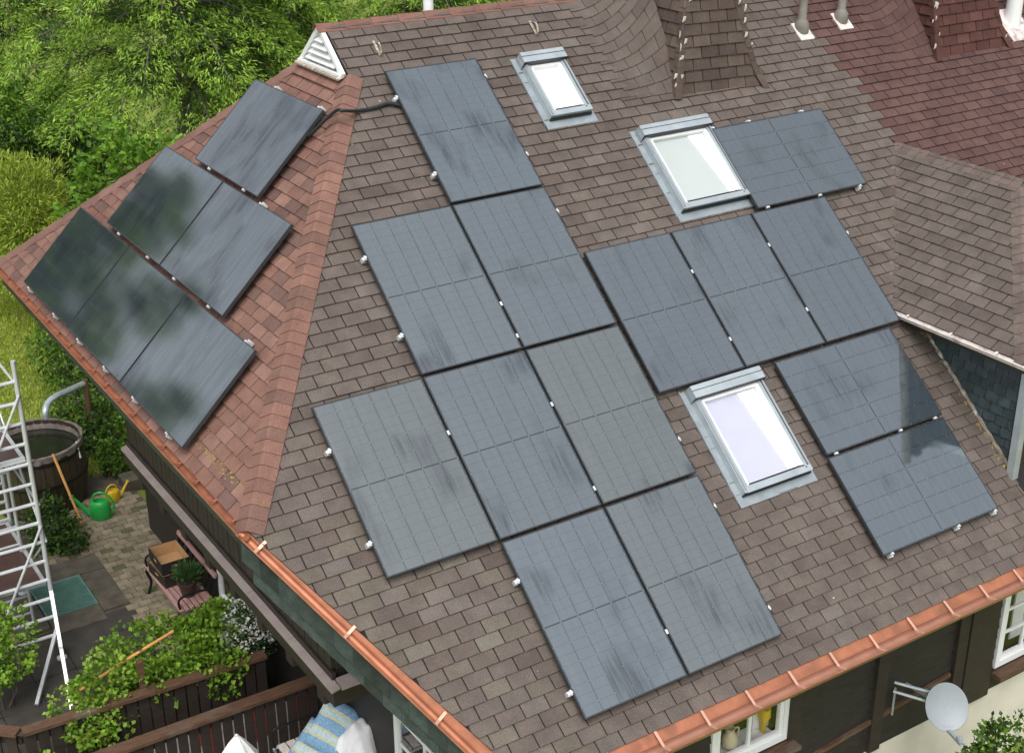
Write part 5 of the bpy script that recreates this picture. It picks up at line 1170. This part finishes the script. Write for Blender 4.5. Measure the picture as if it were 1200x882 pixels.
tray((-.58, 6.62, -5.528), .44, .58, .17, .06, 'lower black cardboard box on the bench seat'); tray((-.57, 6.66, -5.355), .42, .56, .2, -.02, 'upper open cardboard box with tan inside, stacked on the other')
po = empty('flower_pot', (-.56, 6.02, -5.528), 'dark pot with a spiky green plant on the bench', 'potted plant'); MB().lathe((-.56, 6.02, -5.528), [(.09, 0), (.13, .2), (.145, .2), (.145, .235), (.125, .235), (.12, .2)], 20).build('pot', M_['terracotta'], po, smooth=True)
C, D = blob((-.56, 6.02, -5.2), (.13, .13, .10), 70); D[:, 2] = abs(D[:, 2]) + .5; npmesh('leaves', [leafcloud(C, D, 7, .12, .022, .4, [(.06, .13, .04), (.09, .17, .05)], -.1, jitter=.03)], M_['leaf'], po)
# ------------------------------------------------------------------ terrace things: chair with cushions, cloth, parasol
def chair():
    o = empty('garden_chair', (-.45, 1.95, -6), 'metal garden lounger frame heaped with cushions against the house wall', 'chair'); c = Vector((-.45, 1.9, 0))
    for y in (1.35, 2.3):
        MB().tube(smooth([Vector((-1.0, y, -5.99)), Vector((-.92, y, -5.6)), Vector((-.9, y, -5.52)), Vector((-.35, y, -5.5)), Vector((-.22, y, -4.9))], 4), .018, 8).build('side_frame', M_['zinc'], o, smooth=True); MB().tube([(-.35, y, -5.5), (-.28, y, -5.99)], .018, 8).build('rear_leg', M_['zinc'], o)
        MB().tube(smooth([Vector((-.92, y, -5.55)), Vector((-.93, y, -5.28)), Vector((-.8, y, -5.24)), Vector((-.3, y, -5.24))], 4), .016, 8).build('armrest', M_['iron'], o, smooth=True)
    for k in range(5): MB().box(-.9 + k * .12, -.80 + k * .12, 1.36, 2.29, -5.5, -5.48).build('seat_slat', M_['whitedirty'], o)
chair()
def cushion(c, sx, sy, sz, rot, mat, label, name='cushion', cat='cushion'):
    n = 10; V = []; F = []
    for side in (1, -1):
        for i in range(n + 1):
            for j in range(n + 1):
                u, v = i / n * 2 - 1, j / n * 2 - 1; t_ = (max(0, 1 - u ** 4) * max(0, 1 - v ** 4)) ** .5; V.append(Vector(((u * sx), v * sy, side * (sz * t_ + .004) + random.uniform(-.004, .004))))
    b_ = (n + 1) ** 2
    for i in range(n):
        for j in range(n): q = (i * (n + 1) + j, (i + 1) * (n + 1) + j, (i + 1) * (n + 1) + j + 1, i * (n + 1) + j + 1); F.append(q); F.append(tuple(b_ + k for k in q[::-1]))
    rim = [i * (n + 1) for i in range(n + 1)] + [n * (n + 1) + j for j in range(1, n + 1)] + [i * (n + 1) + n for i in range(n - 1, -1, -1)] + [j for j in range(n - 1, 0, -1)]
    for k in range(len(rim)): a, b2 = rim[k], rim[(k + 1) % len(rim)]; F.append((a, b2, b_ + b2, b_ + a)[::-1])
    me = MB().add(V, F).mesh(name, smooth=True); me.materials.append(mat); o = bpy.data.objects.new(name, me); col.objects.link(o); o.location = c; o.rotation_euler = rot; return props(o, label, cat)
cc = atz((393, 852), -5.0)
cushion((cc[0], cc[1], -5.02), .30, .26, .05, (R(35), R(-40), R(20)), M_['bluecloth'], 'blue and yellow striped cushion leaning on the garden lounger')
cc = atz((368, 868), -5.15); cushion((cc[0], cc[1], -5.2), .28, .22, .045, (R(10), R(-25), R(25)), M_['bluecloth'], 'second striped cushion lying lower on the garden lounger')
def cloth(c, r_, label):
    n = 22; V = []; F = []
    ph = [random.uniform(0, 6) for _ in range(6)]
    for i in range(n):
        for j in range(n):
            u, v = i / (n - 1) * 2 - 1, j / (n - 1) * 2 - 1; k = math.hypot(u, v); z = .16 * math.exp(-k * k * 1.2) + .035 * math.sin(6 * u + ph[0] + 2 * v) + .03 * math.sin(9 * v + ph[1] - 3 * u) + .02 * math.sin(15 * u * v + ph[2]); V.append(Vector(c) + Vector((u * r_ * (1 + .15 * math.sin(4 * v + ph[3])), v * r_ * (1 + .2 * math.sin(3 * u + ph[4])), z - .22 * k * k)))
    for i in range(n - 1):
        for j in range(n - 1): F.append((i * n + j, (i + 1) * n + j, (i + 1) * n + j + 1, i * n + j + 1))
    m = MB().add(V, F); o = m.build('crumpled_cloth', M_['whitecloth'], smooth=False, label=label, cat='cloth'); s_ = o.modifiers.new('s', 'SUBSURF'); s_.levels = 1; s_.render_levels = 1; t_ = o.modifiers.new('t', 'SOLIDIFY'); t_.thickness = .004
cc = atz((424, 856), -4.95); cloth((cc[0] - .02, cc[1], -4.96), .25, 'crumpled white cloth thrown over the striped cushion')
def parasol():
    a = Vector(atz((277, 859), -4.1)); o = empty('parasol', (a.x, a.y, -6), 'white garden parasol with a pointed top beside the slat fence', 'parasol'); MB().tube([(a.x, a.y, -5.98), (a.x, a.y, a.z - .02)], .022, 10).build('pole', M_['alu'], o, smooth=True)
    n = 8; V = [a]; F = []
    for r_, z in ((.10, -.13), (.24, -.36), (.36, -.75)):
        for k in range(n * 2): q = 6.2832 * k / (n * 2) + .2; rr = r_ * (1 if k % 2 == 0 else .86); V.append(a + Vector((math.cos(q) * rr, math.sin(q) * rr, z)))
    m_ = n * 2
    for k in range(m_): F.append((0, 1 + k, 1 + (k + 1) % m_))
    for i in range(2):
        for k in range(m_): F.append((1 + i * m_ + k, 1 + (i + 1) * m_ + k, 1 + (i + 1) * m_ + (k + 1) % m_, 1 + i * m_ + (k + 1) % m_))
    mb = MB().add(V, F); c = mb.build('canopy', M_['whitecloth'], o); s_ = c.modifiers.new('t', 'SOLIDIFY'); s_.thickness = .004
    MB().lathe((a.x, a.y, -6.01), [(.2, 0), (.2, .05), (.04, .07), (.03, .3)], 20).build('base', M_['concrete'], o)
parasol()
# ------------------------------------------------------------------ satellite dish
def dish():
    c = Vector(aty((1110, 828), -2.72)); o = empty('satellite_dish', (c.x, WY, c.z - .3), 'grey oval satellite dish on a wall bracket under the main eave', 'satellite dish'); n = Vector((-.42, -.72, .56)).normalized(); r_ = .232
    prof = [(0.001, -.045), (.06, -.042), (.12, -.034), (.18, -.018), (r_, 0), (r_ + .006, -.004), (r_, -.010), (.18, -.028), (.12, -.044), (.06, -.052), (.001, -.055)]
    a = n.cross(Vector((0, 0, 1))).normalized(); b_ = a.cross(n)
    V = []; F = []; m_ = 40
    for rr, z in prof:
        for k in range(m_): q = 6.2832 * k / m_; V.append(c + n * z + a * math.cos(q) * rr + b_ * math.sin(q) * rr * 1.10)
    for i in range(len(prof) - 1):
        for k in range(m_): k2 = (k + 1) % m_; F.append((i * m_ + k, i * m_ + k2, (i + 1) * m_ + k2, (i + 1) * m_ + k))
    MB().add(V, F).build('reflector', M_['grey'], o, smooth=True)
    for (dx, dz) in ((0, 0), (.015, .05), (-.05, .07), (-.03, -.2), (.0, -.205), (.03, -.2)): MB().lathe(c + a * dx + b_ * dz - n * .045 * (1 - (dz / r_) ** 2), [(.006, 0), (.006, .006), (.002, .008)], 8, n).build('rivet', M_['zinc'], o)
    for dz in (.1, -.02): MB().tube([c - n * .075 - a * .12 + b_ * (dz - .02), Vector((c.x - .30, WY - .12, c.z + dz + .04))], .017, 8).build('strut', M_['zinc'], o)
    MB().tube([c - n * .06, Vector((c.x + .05, WY - .002, c.z - .1))], .022, 8).build('bracket', M_['zinc'], o); MB().tube([Vector((c.x - .16, WY - .03, c.z - .42)), Vector((c.x - .16, WY - .03, c.z - .05))], .014, 8).build('mast', M_['zinc'], o)
    e = c - b_ * r_ * 1.05 + n * .02; f_ = e + n * .34 - b_ * .12; MB().bar(e - n * .05, f_, .04, .028).build('arm', M_['zinc'], o); MB().tube([f_, f_ + (c + n * .02 - f_).normalized() * .1], [.028, .034], 10).build('receiver', M_['grey'], o)
dish()
# small things inside the window
j_ = empty('ceramic_jug', (2.38, WY + .14, -4.09), 'cream jug standing inside the two pane window', 'jug'); MB().lathe((2.38, WY + .14, -4.09), [(.05, 0), (.085, .06), (.08, .15), (.045, .21), (.055, .26), (.045, .26), (.038, .21)], 18).build('body', M_['jug'], j_, smooth=True); MB().tube(smooth([Vector((2.43, WY + .14, -3.86)), Vector((2.50, WY + .14, -3.88)), Vector((2.48, WY + .14, -4.0))], 4), .01, 6).build('handle', M_['jug'], j_)
MB().box(2.1, 2.95, WY + .085, WY + .3, -4.13, -4.10).build('inner_sill', M_['white'], tw)
y_ = empty('yellow_vase', (2.86, WY + .15, -4.09), 'small yellow vase inside the two pane window', 'vase'); MB().lathe((2.86, WY + .15, -4.09), [(.03, 0), (.03, .12), (.07, .2), (.065, .3), (.05, .3), (.055, .2)], 16).build('body', M_['yellow'], y_, smooth=True)
# ------------------------------------------------------------------ lift to the garden level
for o in bpy.data.objects:
    if o.parent is None and o.type not in ('CAMERA', 'LIGHT'): o.location.z += ZS
